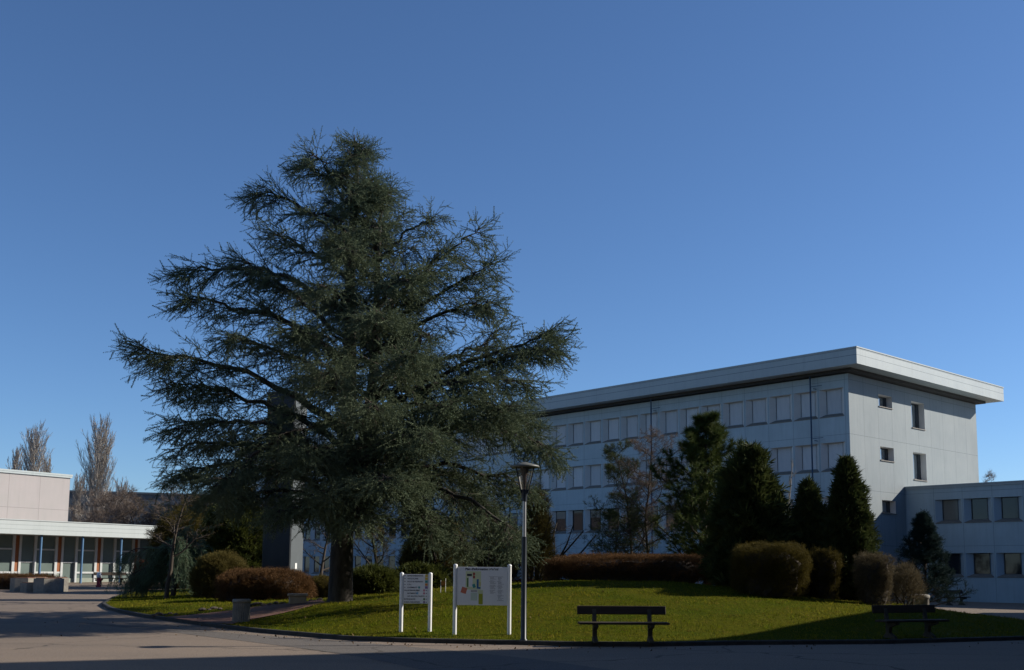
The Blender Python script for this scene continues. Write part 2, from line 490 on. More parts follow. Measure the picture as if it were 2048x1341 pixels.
def sheet(name, outline, hf, mat, dz, step=0.6, seed=1):
    rng = np.random.default_rng(seed)
    P = [Vector((float(p[0]), float(p[1]))) for p in outline]
    n = len(P)
    o = np.array(outline)
    xs = np.arange(o[:, 0].min(), o[:, 0].max(), step); ys = np.arange(o[:, 1].min(), o[:, 1].max(), step)
    A, B = np.meshgrid(xs, ys); A = A.ravel() + rng.uniform(-.2, .2, A.size) * step; B = B.ravel() + rng.uniform(-.2, .2, B.size) * step
    k = poly_sd(A, B, o) > step * 0.3
    P += [Vector((float(a), float(b))) for a, b in zip(A[k], B[k])]
    r = geometry.delaunay_2d_cdt(P, [(i, (i + 1) % n) for i in range(n)], [list(range(n))], 1, 1e-4)
    vv = np.array([(p[0], p[1]) for p in r[0]])
    z = hf(vv[:, 0], vv[:, 1]) + dz
    return tag(np_mesh(name, [(np.column_stack([vv, z]), np.array([f for f in r[2] if len(f) == 3]), 0)], [mat], smooth=True), kind='structure')
def densify(P, step, closed=True):
    out = []
    n = len(P)
    for i in range(n if closed else n - 1):
        a = np.array(P[i]); b = np.array(P[(i + 1) % n]); m = max(1, int(np.linalg.norm(b - a) / step))
        out += [tuple(a + (b - a) * j / m) for j in range(m)]
    if not closed: out.append(tuple(P[-1]))
    return out
ISLD = np.array(densify(ISL, 0.8))
def Hin(x, y):
    s = poly_sd(x, y, ISL)
    return np.where(s > -0.02, np.where(s > 0.02, H(x, y), T(x, y) + 0.09), T(x, y) + 0.09)
# lawn sheet starts 0.14 m inside the kerb line
cen = ISL.mean(0)
inner = []
nrmls = []
for i in range(len(ISLD)):
    a, b = ISLD[i - 1], ISLD[(i + 1) % len(ISLD)]
    t_ = (b - a) / np.linalg.norm(b - a)
    nn = np.array([-t_[1], t_[0]])
    if poly_sd(*(ISLD[i] + nn * 0.1), ISL)[0] < 0: nn = -nn
    nrmls.append(nn)
nrmls = np.array(nrmls)
sheet('lawn', ISLD + nrmls * 0.13, Hin, M['turf'], 0.0, 0.55)
kb = MB()
nI = len(ISLD)
for i in range(nI):
    j = (i + 1) % nI
    pts = []
    for k in (i, j):
        p0, p1 = ISLD[k], ISLD[k] + nrmls[k] * 0.14
        z = float(T(*p0))
        pts.append([(p0[0], p0[1], z - .05), (p0[0], p0[1], z + .08), (p0[0] + nrmls[k][0] * .02, p0[1] + nrmls[k][1] * .02, z + .10), (p1[0], p1[1], z + .10), (p1[0], p1[1], z - .05)])
    for a in range(4): kb.quad(pts[0][a], pts[1][a], pts[1][a + 1], pts[0][a + 1])
tag(kb.build('kerb', M['kerb']), kind='structure')
# bed of reddish earth crossing the lawn behind the litter bin
EARTH_PX = [(330, 1239), (400, 1246), (462, 1250), (486, 1244), (560, 1229), (622, 1214), (652, 1206), (640, 1200), (600, 1206), (530, 1212), (470, 1221), (400, 1229)]
EARTH = np.array([gnd(*p)[:2] for p in EARTH_PX])
sheet('earth_path', EARTH, H, M['earth'], 0.015, 0.35)
# greyer strip of newer asphalt
ROAD_PX = [(150, 1246), (290, 1253), (400, 1262), (520, 1272), (690, 1284), (800, 1293), (900, 1302), (1060, 1318), (1300, 1352), (900, 1352), (715, 1314), (590, 1296), (480, 1282), (350, 1266), (250, 1256)]
ROAD = [gndT(*p)[:2] for p in ROAD_PX]
sheet('road', densify(ROAD, 0.7), T, M['road'], 0.004, 0.7)

def grass():
    rng = np.random.default_rng(5)
    N = 230000
    x = rng.uniform(-20, 17, N * 3); y = 21 + 32 * rng.uniform(0, 1, N * 3) ** 1.5
    k = (np.abs(x) < 0.53 * y)
    x, y = x[k], y[k]
    s = poly_sd(x, y, ISL)
    e = poly_sd(x, y, EARTH)
    k = (s > 0.1) & (e < 0.02)
    x, y = x[k][:N], y[k][:N]
    n = len(x)
    z = H(x, y) - 0.005
    cl = np.sin(x * 15 + 3 * np.sin(y * 4.1) + 2 * np.sin(x * 1.3)) * np.sin(y * 13 + 2.5 * np.sin(x * 6.3) + np.sin(y * 1.7))
    big = np.sin(x * 1.9 + 1.3 * np.sin(y * 1.1)) * np.sin(y * 2.3 + x * .7)
    tall = 0.45 + 1.25 * np.clip(cl, 0, 1) + 0.4 * (big > 0.1)
    h = rng.uniform(0.015, 0.06, n) * tall
    a = rng.uniform(0, 6.283, n)
    wd = rng.uniform(0.006, 0.013, n)
    lean = rng.normal(0, 0.5, (n, 2)) * h[:, None]
    P = np.stack([x, y, z], -1)
    d = np.stack([np.cos(a) * wd, np.sin(a) * wd, 0 * a], -1)
    tip = P + np.column_stack([lean, h])
    V = np.stack([P - d, P + d, tip], 1).reshape(-1, 3)
    F = np.arange(3 * n).reshape(-1, 3)
    o = np_mesh('grass', [(V, F, 0)], [M['blade']])
    tag(o, 'short green and straw coloured grass of the lawn mound', 'grass', kind='stuff')
grass()

# ------------------------------------------------------------------ buildings
HA = rad(42.33)
G = np.array([math.cos(HA), math.sin(HA), 0]); Fd = np.array([-math.sin(HA), math.cos(HA), 0])
C0 = at(1699, 850, 63.0); C0[2] = 0.0

def splay_wall(mb, fn, a0, a1, z0, z1, holes, m=0, mr=None):
    """front skin of a wall with splayed openings; holes: (a0,a1,z0,z1, ia0,ia1,iz0,iz1, depth)"""
    As = sorted({a0, a1} | {h[0] for h in holes} | {h[1] for h in holes})
    Zs = sorted({z0, z1} | {h[2] for h in holes} | {h[3] for h in holes})
    for i in range(len(As) - 1):
        for j in range(len(Zs) - 1):
            ca, cz = (As[i] + As[i + 1]) / 2, (Zs[j] + Zs[j + 1]) / 2
            if any(h[0] < ca < h[1] and h[2] < cz < h[3] for h in holes): continue
            mb.quad(fn(As[i], Zs[j], 0), fn(As[i + 1], Zs[j], 0), fn(As[i + 1], Zs[j + 1], 0), fn(As[i], Zs[j + 1], 0), m)
    for (p, q_, r_, s_, ip, iq, ir, is_, d) in holes:
        o = [fn(p, r_, 0), fn(q_, r_, 0), fn(q_, s_, 0), fn(p, s_, 0)]
        n_ = [fn(ip, ir, d), fn(iq, ir, d), fn(iq, is_, d), fn(ip, is_, d)]
        for k in (1, 2, 3): mb.quad(o[k], o[(k + 1) % 4], n_[(k + 1) % 4], n_[k], m if mr is None else mr)

# --- long four-storey block
main = empty('school_building', C0, HA)
tag(main, 'long four-storey blue-grey school block with overhanging flat roof and rows of shuttered windows', 'building')
LEN, WID, WT = 72.0, 17.07, 13.55
wl = MB()
ffn = lambda a, z, d: (d, a, z)
gfn = lambda a, z, d: (a, d, z)
holes = []
rows = [12.74 - 3.285 * k for k in range(4)]
NB = 38
for zt in rows:
    for j in range(NB):
        c = 1.15 + 1.8 * j
        holes.append((c - .83, c + .83, zt - 1.74, zt, c - .53, c + .53, zt - 1.54, zt, 0.28))
splay_wall(wl, ffn, 0, LEN, -1, WT, holes, 0, 3)
gh = []
GW = [(3.53, 5.2, 12.70, 11.92), (7.68, 9.42, 12.74, 10.98), (3.53, 5.2, 9.44, 8.56), (7.68, 9.42, 9.43, 7.62), (3.53, 5.2, 6.13, 5.30)]
for a, b, zt, zb in GW:
    gh.append((a, b, zb, zt, a + .01, b - .01, zb + .1, zt - .02, 0.42))
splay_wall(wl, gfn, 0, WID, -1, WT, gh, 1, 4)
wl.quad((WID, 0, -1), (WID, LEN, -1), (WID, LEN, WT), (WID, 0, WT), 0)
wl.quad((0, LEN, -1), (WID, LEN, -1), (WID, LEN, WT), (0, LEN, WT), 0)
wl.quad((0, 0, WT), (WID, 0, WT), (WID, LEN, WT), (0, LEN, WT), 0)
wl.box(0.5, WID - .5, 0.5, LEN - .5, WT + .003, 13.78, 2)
wl.build('wall', [M['facade'], M['gable'], M['recess_roof_dark'], M['reveal'], M['gablereveal']], main)
rf = MB()
rf.box(-1.4, WID + 1.4, -1.4, LEN + 1.4, 13.77, 14.72, 0)
rf.box(-1.43, WID + 1.43, -1.43, LEN + 1.43, 14.722, 14.79, 0)
roof = rf.build('roof', [M['fascia']], main)
sf = MB(); sf.box(-0.5, WID + .5, -0.5, LEN + .5, 13.60, 13.768, 0); sf.build('dark_recess_band', [M['recess_roof_dark']], main)  # dark box paints the shaded recess between wall top and roof
def make_window(kind):
    b = MB()
    for x0, x1, z0, z1 in ((-.53, -.49, 0, 1.54), (.49, .53, 0, 1.54), (-.49, .49, 1.49, 1.54), (-.49, .49, 0, .05)):
        b.box(-.03, .05, x0, x1, z0, z1)
    fr = b.build('window', M['guide'] if kind == 'shut' else M['frame'])
    p = MB()
    if kind == 'shut':
        nsl = 26
        for i in range(nsl):
            z = .05 + 1.44 * i / nsl; z2 = .05 + 1.44 * (i + 1) / nsl
            p.quad((.0, -.49, z), (.0, .49, z), (.012, .49, z2), (.012, -.49, z2))
        p.box(-.02, .0, .47, .49, .05, 1.49, 1)
        p.build('shutter', [M['shutter'], M['frame']], fr)
    else:
        p.quad((.02, -.49, .05), (.02, .49, .05), (.02, .49, 1.49), (.02, -.49, 1.49))
        p.build('pane', M['glass'], fr)
        if kind == 'blind':
            p = MB(); p.box(-.005, .012, -.48, .48, 0.95, 1.485); p.build('blind', M['blindglass'], fr)
    s_ = MB()
    s_.extr([(-.30, -.205), (-.30, -.16), (-.02, .03), (.0, .03), (.0, -.02), (-.28, -.205)], lambda p_, q_, a: (p_, a * (0.84 if p_ < -.2 else .56), q_), -1, 1)
    s_.build('sill', M['sill'], fr)
    return fr
W_SHUT, W_OPEN, W_BLIND = make_window('shut'), make_window('open'), make_window('blind')
protos = {'shut': W_SHUT, 'open': W_OPEN, 'blind': W_BLIND}
used = set()
def put_window(kind, parent, x, y, z):
    p = protos[kind]
    o = p if kind not in used else copy_tree(p)
    used.add(kind)
    o.parent = parent; o.location = (x, y, z)
    return o
rnd = random.Random(3)
rest = MB()
for k, zt in enumerate(rows):
    for j in range(NB):
        c = 1.15 + 1.8 * j
        kind = 'shut' if k < 2 else ('blind' if rnd.random() < .5 else 'open')
        if j < 24: put_window(kind, main, .28, c, zt - 1.54)
        else:
            rest.quad((.28, c - .53, zt - 1.54), (.28, c + .53, zt - 1.54), (.28, c + .53, zt), (.28, c - .53, zt), 0 if k < 2 else 1)
            rest.quad((-.01, c - .83, zt - 1.74), (-.01, c + .83, zt - 1.74), (.28, c + .53, zt - 1.53), (.28, c - .53, zt - 1.53), 2)
            rest.box(.25, .29, c + .49, c + .53, zt - 1.5, zt, 3)
tag(rest.build('window_rows', [M['shutter'], M['glass'], M['sill'], M['frame']], main), kind='stuff')
for a, b, zt, zb in GW:
    fr = MB()
    i0, i1, j0, j1 = a + .02, a + 1.46, zb + .1, zt - .02
    for p in ((i0, i0 + .05, j0, j1), (i1 - .05, i1, j0, j1), (i0 + .05, i1 - .05, j0, j0 + .05), (i0 + .05, i1 - .05, j1 - .05, j1)):
        fr.box(p[0], p[1], .36, .46, p[2], p[3])
    fr.box(i1 + .002, b - .02, .38, .45, j0, j1, 1)
    f_ = fr.build('window', [M['frame'], M['frame']], main)
    g_ = MB(); g_.quad((i0, .43, j0), (i1, .43, j0), (i1, .43, j1), (i0, .43, j1)); g_.build('pane', M['mirror'], f_)
    s_ = MB(); s_.extr([(-.06, -.02), (-.06, .03), (.40, .12), (.40, .08)], lambda p_, q_, t: (t, p_, zb + q_), a - .03, b + .03); s_.build('sill', M['sill'], f_)
for tpos in (2.37, 15.05, 27.95, 40.8):
    p = MB(); p.bar((-.35, tpos, 0), (-.35, tpos, 13.75), .05, 8)
    pp = p.build('downpipe', M['pipe'], main)
    for z in (12.95, 9.75, 6.5):
        b = MB(); b.bar((-.35, tpos, z), (-.35, tpos - .8, z + .02), .018, 6); b.bar((-.35, tpos - .2, z - .12), (-.02, tpos - .2, z - .12), .02, 6); b.build('bracket', M['pipe'], pp)

# --- low wing at the gable's foot
W0 = C0 + G * 6.47
wing = empty('classroom_wing', W0, HA)
tag(wing, 'two-storey blue-grey wing with square windows joined to the gable of the long block', 'building')
wb = MB()
wh = []
wfn = lambda a, z, d: (d, -a, z)
for zt, zs in ((6.18, 4.72), (2.90, 1.46)):
    for k in range(12):
        c = 2.745 + 1.8 * k
        wh.append((c - .83, c + .83, zs, zt, c - .5, c + .5, zs + .17, zt, .30))
WL = 26.0
splay_wall(wb, wfn, 0, WL, -1, 6.9, wh, 0, 1)
wb.quad((0, -WL, -1), (12, -WL, -1), (12, -WL, 6.9), (0, -WL, 6.9), 0)
wb.quad((12, 0, -1), (12, -WL, -1), (12, -WL, 6.9), (12, 0, 6.9), 0)
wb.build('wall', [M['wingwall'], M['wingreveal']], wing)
pr = MB()
pr.box(-.06, 12.06, -WL - .06, -.02, 6.9, 7.02, 0)
pr.box(-.10, 12.10, -WL - .1, -.02, 7.022, 7.10, 0)
pr.build('roof', [M['fascia']], wing)
wkinds = {(0, 0): 'blindglass', (0, 1): 'glass', (0, 2): 'glass', (1, 0): 'glass', (1, 1): 'glass', (1, 2): 'glass'}
for r_, (zt, zs) in enumerate(((6.18, 4.72), (2.90, 1.46))):
    for k in range(12):
        c = 2.745 + 1.8 * k
        b = MB(); h_ = zt - zs - .17
        for x0, x1, z0, z1 in ((-.5, -.46, 0, h_), (.46, .5, 0, h_), (-.46, .46, h_ - .04, h_), (-.46, .46, 0, .04)):
            b.box(-.03, .05, x0, x1, z0, z1)
        fr = b.build('window', M['frame'], wing); fr.location = (.30, -c, zs + .17)
        g_ = MB(); g_.quad((.02, -.46, .04), (.02, .46, .04), (.02, .46, h_ - .04), (.02, -.46, h_ - .04)); g_.build('pane', M[wkinds.get((r_, k), 'glass')], fr)
        s_ = MB(); s_.extr([(-.34, -.175), (-.34, -.14), (-.02, .03), (.0, .03), (.0, -.02), (-.3, -.175)], lambda p_, q_, a: (p_, a * (0.83 if p_ < -.2 else .52), q_), -1, 1); s_.build('sill', M['sill'], fr)

# --- pavilion at left
HL = rad(56.3)
D = np.array([math.cos(HL), math.sin(HL), 0]); N = np.array([-math.sin(HL), math.cos(HL), 0])
P0 = at(165, 1150, 70.0); P0[2] = 0.62
pav = empty('classroom_pavilion', P0, HL)
tag(pav, 'single-storey pavilion with broad white roof edge, blue posts and glazed front with orange panels', 'building')
def pl(u, v, off):
    q_ = on_plane(u, v, P0 + N * off, N) - P0
    return float(q_ @ D), float(q_[2])
M['white_cladding'] = panelmat('white_roof_edge', (0.42, 0.455, 0.45), (0.39, 0.425, 0.42), (0.24, 0.27, 0.27), zlines=(3.33, 3.60), jw=0.025, rough=0.5)
SZ, FZ = 3.03, 3.87
rb = MB(); rb.box(-30, 16, -.12, 14, SZ, FZ, 0); rb.box(-30.03, 16.03, -.16, 14.1, FZ + .002, FZ + .06, 0)
rb.build('roof', [M['white_cladding']], pav)
M['blue'] = flat('blue_paint', (0.08, 0.17, 0.30), 0.45)
M['orange'] = flat('orange_panel', (0.24, 0.075, 0.018), 0.5)
for k in range(-6, 5):
    x = -0.02 + 2.95 * k
    p = MB(); p.lathe([(.075, -.4), (.075, SZ)], 12, (x, .15)); po = p.build('post', M['blue'], pav)
REC = 2.3
M['pavwhite'] = simple('pavilion_white_frames', (0.46, 0.48, 0.48), (0.42, 0.44, 0.44), scale=3, rough=0.5)
M['basepanel'] = flat('pale_base_panel', (0.24, 0.27, 0.225), 0.6)
xa = pl(109.6, 1140, REC)[0]; xb = pl(121.7, 1140, REC)[0]; xc = pl(150, 1140, REC)[0]; xn = pl(189.3, 1140, REC)[0]
per = xn - xa
back = MB(); back.box(-29.5, 15.5, REC + .2, REC + 8, -.6, SZ - .01, 0)
back.build('wall', [simple('inner_wall', (0.10, 0.11, 0.105), rough=0.8)], pav)
for k in range(-5, 4):
    a, b, c, n_ = xa + per * k, xb + per * k, xc + per * k, xn + per * k
    fr = MB()
    for x, w_ in ((a, .09), (b, .08), (c, .09)):
        fr.box(x - w_, x + w_, REC - .08, REC + .08, -.4, SZ - .012)
    fr.box(b + .08, c - .09, REC - .05, REC + .05, 1.30, 1.37)
    fr.box(c + .09, n_ - .09, REC - .05, REC + .05, 2.1, 2.2)
    fr.box(c + .09, n_ - .09, REC - .05, REC + .05, .60, .72)
    fr.box(a + .09, b - .08, REC - .05, REC + .05, .60, .72)
    fo = fr.build('window', M['pavwhite'], pav)
    gl = MB()
    gl.quad((b, REC + .02, .28), (c, REC + .02, .28), (c, REC + .02, SZ - .02), (b, REC + .02, SZ - .02))
    gl.quad((c, REC + .022, .30), (n_, REC + .022, .30), (n_, REC + .022, SZ - .02), (c, REC + .022, SZ - .02))
    gl.build('pane', M['curtainglass'], fo)
    bs_ = MB(); bs_.box(b + .08, c - .09, REC - .02, REC + .01, -.4, .28); bs_.box(c + .09, n_ - .09, REC - .02, REC + .01, -.4, .30); bs_.box(a + .09, b - .08, REC - .02, REC + .01, -.4, .60); bs_.build('base_panel', M['basepanel'], fo)
    og = MB(); og.box(a + .09, b - .08, REC - .03, REC + .01, .72, SZ - .02); og.build('orange_panel', M['orange'], fo)

# --- pink sports hall behind the pavilion
GO = 8.0
gxr, gzt = pl(141, 950, GO)
gym = empty('sports_hall', P0, HL)
tag(gym, 'windowless pale pink panelled hall rising behind the white pavilion roof', 'building')
M['pink'] = panelmat('pink_panels', (0.345, 0.312, 0.305), (0.315, 0.295, 0.285), (0.23, 0.205, 0.205), xj=2.35, xo=gxr, zlines=(pl(100, 1019, GO)[1],), jw=0.035)
gm = MB(); gm.box(gxr - 26, gxr, GO, GO + 22, -.6, gzt - .25); gm.build('wall', [M['pink']], gym)
gm = MB(); gm.box(gxr - 26.1, gxr + .1, GO - .1, GO + 22, gzt - .25, gzt - .12); gm.box(gxr - 26.1, gxr + .12, GO - .12, GO + 22, gzt - .118, gzt); gm.build('roof', [M['fascia']], gym)

# --- far blocks seen through the trees
fb = at(250, 1000, 165.0)
far = empty('office_block', (fb[0], fb[1], 0), rad(18))
tag(far, 'distant dark glazed block with flat roof between the bare trees at left', 'building')
zt = at(250, 988, 165.0)[2]
m = MB(); m.box(-14, 26, 0, 14, 0, zt); m.box(-14.2, 26.2, -.2, 14, zt + .002, zt + .3); m.build('wall', [panelmat('far_block_wall', (0.08, 0.10, 0.12), (0.07, 0.085, 0.10), (0.08, 0.1, 0.12), xj=2.4, zlines=(4, 7, 10), jw=.25)], far)
for i in range(7):
    for k in range(3):
        g_ = MB(); g_.box(-13 + 5.6 * i, -9.4 + 5.6 * i, -.03, .02, zt - 3.4 - 3.4 * k, zt - 1.5 - 3.4 * k); g_.build('window', M['glass'], far)

# --- blocks outside the frame: first two throw the foreground shade, others shape sky fill
def off_block(name, poly, z1, label, mat):
    e = empty(name, (poly[0][0], poly[0][1], 0))
    tag(e, label, 'building')
    m = MB(); m.prism([(p[0] - poly[0][0], p[1] - poly[0][1]) for p in poly], -.5, z1); m.build('wall', [mat], e)
    c = np.mean(np.array(poly), 0)
    m = MB(); m.prism([((p[0] - c[0]) * 1.004 + c[0] - poly[0][0], (p[1] - c[1]) * 1.004 + c[1] - poly[0][1]) for p in poly], z1 + .002, z1 + .3); m.build('roof', [M['recess_roof_dark']], e)
M['fillwall'] = simple('pale_bounce_wall', (0.24, 0.27, 0.28), (0.21, 0.24, 0.25), scale=.5, rough=0.8)  # pale so the added south and west blocks bounce light back
M['darkwall'] = simple('dark_cladding', (0.035, 0.04, 0.045), (0.03, 0.035, 0.04), scale=.5, rough=0.8)
s2 = np.array([math.cos(SUN_AZ), math.sin(SUN_AZ)])
e0 = gndT(0, 1328); e1 = gndT(1300, 1293.5)
ed = (e1 - e0)[:2]; ed = ed / np.linalg.norm(ed)
TH = 19.0
roofA = e0[:2] - ed * 7 + s2 * TH / math.tan(SUN_EL)
roofB = roofA + ed * 45
off_block('teaching_block', [tuple(roofA), tuple(roofB), (roofB[0] + 6, roofB[1] - 30), (roofA[0] - 2, roofA[1] - 30)], TH, 'tall dark teaching block right of the courtyard', M['darkwall'])
AH = 7.0
def lift(u, v):
    p = gnd(u, v)
    return tuple(p[:2] + s2 * ((AH - p[2]) / math.tan(SUN_EL)))
A1, B1, C1 = lift(1400, 1288), lift(1740, 1233), lift(1990, 1226)
off_block('canteen_annex', [A1, B1, C1, (C1[0] + 8, C1[1] - 1), tuple(roofA + ed * max(1.0, (C1[0] + 8 - roofA[0])) + np.array([0, .4])), (A1[0] + 1.5, min(A1[1] - .5, roofA[1] + .6))], AH, 'low annex in front of the tall teaching block', M['darkwall'])
off_block('south_fill_block', [(-60, -3), (17, -3), (17, -22), (-60, -22)], 16.0, 'long pale unseen block added along the near side to shape fill light', M['fillwall'])  # added behind the camera to limit sky fill and bounce light
off_block('west_fill_block', [(-15, 16), (-15, -2.5), (-45, -2.5), (-45, 16)], 14.0, 'unseen pale block added at near left to cut sky light on the court', M['fillwall'])  # added out of view to hold sky light off the foreground

#@@PART2

# ------------------------------------------------------------------ street furniture
def place(name, u, v, rz, label, cat, group=None, P=None):
    p = gnd(u, v) if P is None else P
    return tag(empty(name, (p[0], p[1], h1(p[0], p[1])), rz), label, cat, group)

# lamp
lamp = place('street_lamp', 1047, 1282, 0, 'dark blue post-top lamp with silver upper pole and clear cone under a flat round hood', 'street lamp')
lp = gnd(1047, 1282); ls = lp[1] / FPX
zz = lambda v: (on_plane(1046, v, lp, np.array([0, 1.0, 0]))[2] - h1(lp[0], lp[1]))
z1_, z2_, z3_, z4_, z5_ = zz(1074), zz(1003), zz(985), zz(936), zz(930.5)
m = MB(); m.lathe([(.085, -.1), (.085, .02), (.062, .05), (.057, z1_)], 18); m.build('pole', M['lampdark'], lamp)
m = MB(); m.lathe([(.043, z1_ - .002), (.042, z2_)], 18); m.build('upper_pole', M['lampgrey'], lamp)
m = MB(); m.lathe([(.056, z2_ - .002), (.058, z3_ - .12), (.085, z3_ + .04), (.09, z3_ + .06)], 18); m.build('collar', M['lampdark'], lamp)
gm_, gnt, gbs = nodes('lamp_cone')
gbs.inputs['Base Color'].default_value = (0.16, 0.145, 0.105, 1); gbs.inputs['Roughness'].default_value = 0.35
gbs.inputs['Transmission Weight'].default_value = 0.0; gbs.inputs['Alpha'].default_value = 0.42
m = MB(); m.lathe([(.075, z3_ + .03), (.18, z4_ - .1), (.205, z4_)], 24); m.build('lamp_cone', gm_, lamp)
for a in (100, 215, 335):
    ca, sa = math.cos(rad(a)), math.sin(rad(a))
    m = MB(); m.bar((.085 * ca, .085 * sa, z3_ - .02), (.24 * ca, .24 * sa, z4_ + .01), .017, 6); m.build('rib', M['lampdark'], lamp)
m = MB(); m.lathe([(.02, z3_ + .06), (.03, z3_ + .2), (.045, z3_ + .22), (.045, z4_ - .2), (.1, z4_ - .05), (.11, z4_ - .01)], 14); m.build('bulb_holder', flat('reflector', (.10, .06, .045)), lamp)
m = MB(); m.lathe([(.03, z4_), (.325, z4_ + .004), (.345, z4_ + .02), (.325, z4_ + .05), (.06, z5_ + .06)], 36); m.build('hood', flat('hood_paint', (.14, .14, .12), .5), lamp)

# benches
def make_bench():
    b = empty('park_bench', (0, 0, 0))
    m = MB(); Mx = Matrix.Translation((0, .20, .70)) @ Matrix.Rotation(rad(-9), 4, 'X'); m.rbox(-1.0, 1.0, -.025, .025, -.095, .095, .01, 0, Mx); m.build('backrest', M['wood'], b)
    for y0, y1 in ((-.27, -.04), (-.03, .13)):
        m = MB(); m.rbox(-1.0, 1.0, y0, y1, .40, .45, .008); m.build('seat', M['wood'], b)
    for x in (-.62, .62):
        m = MB()
        m.extr([(.02, 0), (.24, 0), (.22, .05), (.13, .14), (.13, .33), (.16, .45), (.205, .72), (.155, .72), (.10, .47), (.08, .40), (-.24, .40), (-.24, .35), (.0, .28), (.02, .14), (-.14, .05), (-.16, 0)],
               lambda p, q, t: (t, p, q), x - .045, x + .045)
        m.build('leg', M['legc'], b)
    return b
bench = make_bench()
def put_bench(o, u, v, rz, label):
    p = gnd(u, v)
    o.location = (p[0], p[1], h1(p[0], p[1]) - .005); o.rotation_euler = (0, 0, rad(rz))
    tag(o, label, 'bench', 'benches round the courtyard')
b2, b3, b4 = copy_tree(bench), copy_tree(bench), copy_tree(bench)
put_bench(bench, 1246, 1285.5, 3, 'dark plank bench on the lawn edge beside the street lamp, seen square on')
put_bench(b2, 1822, 1277, 24, 'dark plank bench turned sideways in the shade at the right end of the lawn')
put_bench(b3, 1913, 1211, 38, 'small far bench on the path below the windows of the two-storey wing')
put_bench(b4, 222, 1171, 40, 'far bench on the grass strip in front of the glazed pavilion')

# signs
def textmesh(name, s, size, mat, parent, loc, align='LEFT', bold=0.0):
    c = bpy.data.curves.new(name, 'FONT'); c.body = s; c.size = size; c.align_x = align; c.offset = bold
    o = bpy.data.objects.new(name, c); COL.objects.link(o)
    bpy.context.view_layer.update()
    me = bpy.data.meshes.new_from_object(o.evaluated_get(bpy.context.evaluated_depsgraph_get()))
    bpy.data.objects.remove(o); bpy.data.curves.remove(c)
    t = bpy.data.objects.new(name, me); me.materials.clear(); me.materials.append(mat)
    COL.objects.link(t); t.parent = parent; t.location = loc; t.rotation_euler = (rad(90), 0, 0)
    return t
INK = flat('sign_ink', (0.02, 0.02, 0.03)); INK2 = flat('sign_grey_print', (0.14, 0.14, 0.16))
cols = {k: flat('print_' + k, c) for k, c in dict(yellow=(0.612, 0.425, 0.051), teal=(0.051, 0.272, 0.255), orange=(0.578, 0.221, 0.051), pink=(0.510, 0.170, 0.238), purple=(0.204, 0.119, 0.272), green=(0.085, 0.187, 0.051), blue=(0.034, 0.136, 0.289), red=(0.340, 0.034, 0.034), lime=(0.340, 0.357, 0.025), brick=(0.578, 0.170, 0.102), pale=(.62, .66, .40), black=(.02, .02, .04), stone=(0.408, 0.391, 0.357), mint=(.52, .60, .50), sky=(0.170, 0.408, 0.578)).items()}
def rect(parent, name, mat, x0, x1, z0, z1, y, rot=0):
    m = MB(); cx, cz = (x0 + x1) / 2, (z0 + z1) / 2; c, s_ = math.cos(rot), math.sin(rot)
    P = [(x0, z0), (x1, z0), (x1, z1), (x0, z1)]
    P = [(cx + (a - cx) * c - (b - cz) * s_, cz + (a - cx) * s_ + (b - cz) * c) for a, b in P]
    m.add([(a, y, b) for a, b in P] + [(a, y + .0015, b) for a, b in P], [(0, 1, 2, 3), (7, 6, 5, 4), (0, 4, 5, 1), (1, 5, 6, 2), (2, 6, 7, 3), (3, 7, 4, 0)])
    return m.build(name, mat, parent)
def sign(name, u0, v0, u1, v1, topv, pan, Y, rz, label, slant):
    cu = (u0 + u1) / 2
    A = at(u0, v0, Y); B = at(u1, v1, Y - math.tan(rz) * 0 )
    c = (A + B) / 2
    wd = abs(B[0] - A[0]) / math.cos(rz)
    zt = at(cu, topv, Y)[2]
    pt, pb = at(cu, pan[0], Y)[2], at(cu, pan[1], Y)[2]
    e = empty(name, (c[0], c[1], 0), rz)
    tag(e, label, 'sign')
    for sx, z0 in ((-1, A[2]), (1, B[2])):
        x = sx * wd / 2
        q = c[:2] + np.array([math.cos(rz), math.sin(rz)]) * x
        g = h1(*q) - .1
        m = MB()
        if slant:
            m.lathe([(.048, g), (.048, zt - .035)], 16, (x, 0))
            m.lathe([(.055, zt - .037), (.05, zt - .015), (.03, zt), (.004, zt + .006)], 16, (x, 0))
        else:
            m.lathe([(.048, g), (.048, zt - .05), (.045, zt - .02), (.025, zt - .004), (.004, zt)], 16, (x, 0))
        m.build('post', M['white'], e)
    m = MB(); m.rbox(-wd / 2 + .05, wd / 2 - .05, -.02, .02, pb, pt, .004)
    po = m.build('panel', M['panel'], e)
    return e, po, wd - .1, pb, pt
e, po, pw, pb, pt = sign('map_sign', 909, 1258, 1018, 1273, 1129, (1134.5, 1211), 25.6, rad(-4), 'wide white information board with a coloured campus map between two white posts', True)
x0 = -pw / 2; ph = pt - pb; Yf = -.0225
fx = lambda p: x0 + pw * p
fz = lambda p: pt - ph * p
textmesh('lettering', "Plan d'information g\u00e9n\u00e9ral", ph * .083, INK, po, (fx(.49), Yf, fz(.083)), 'CENTER', .0022)
P_ = lambda x: (x - 200) / 1430.0
Q_ = lambda y: (y - 185) / 1020.0
rect(po, 'map_outline', cols['pale'], fx(P_(440)), fx(P_(880)), fz(Q_(790)), fz(Q_(300)), Yf + .0016)
rect(po, 'map_court', M['panel'], fx(P_(530)), fx(P_(640)), fz(Q_(715)), fz(Q_(450)), Yf + .0008)
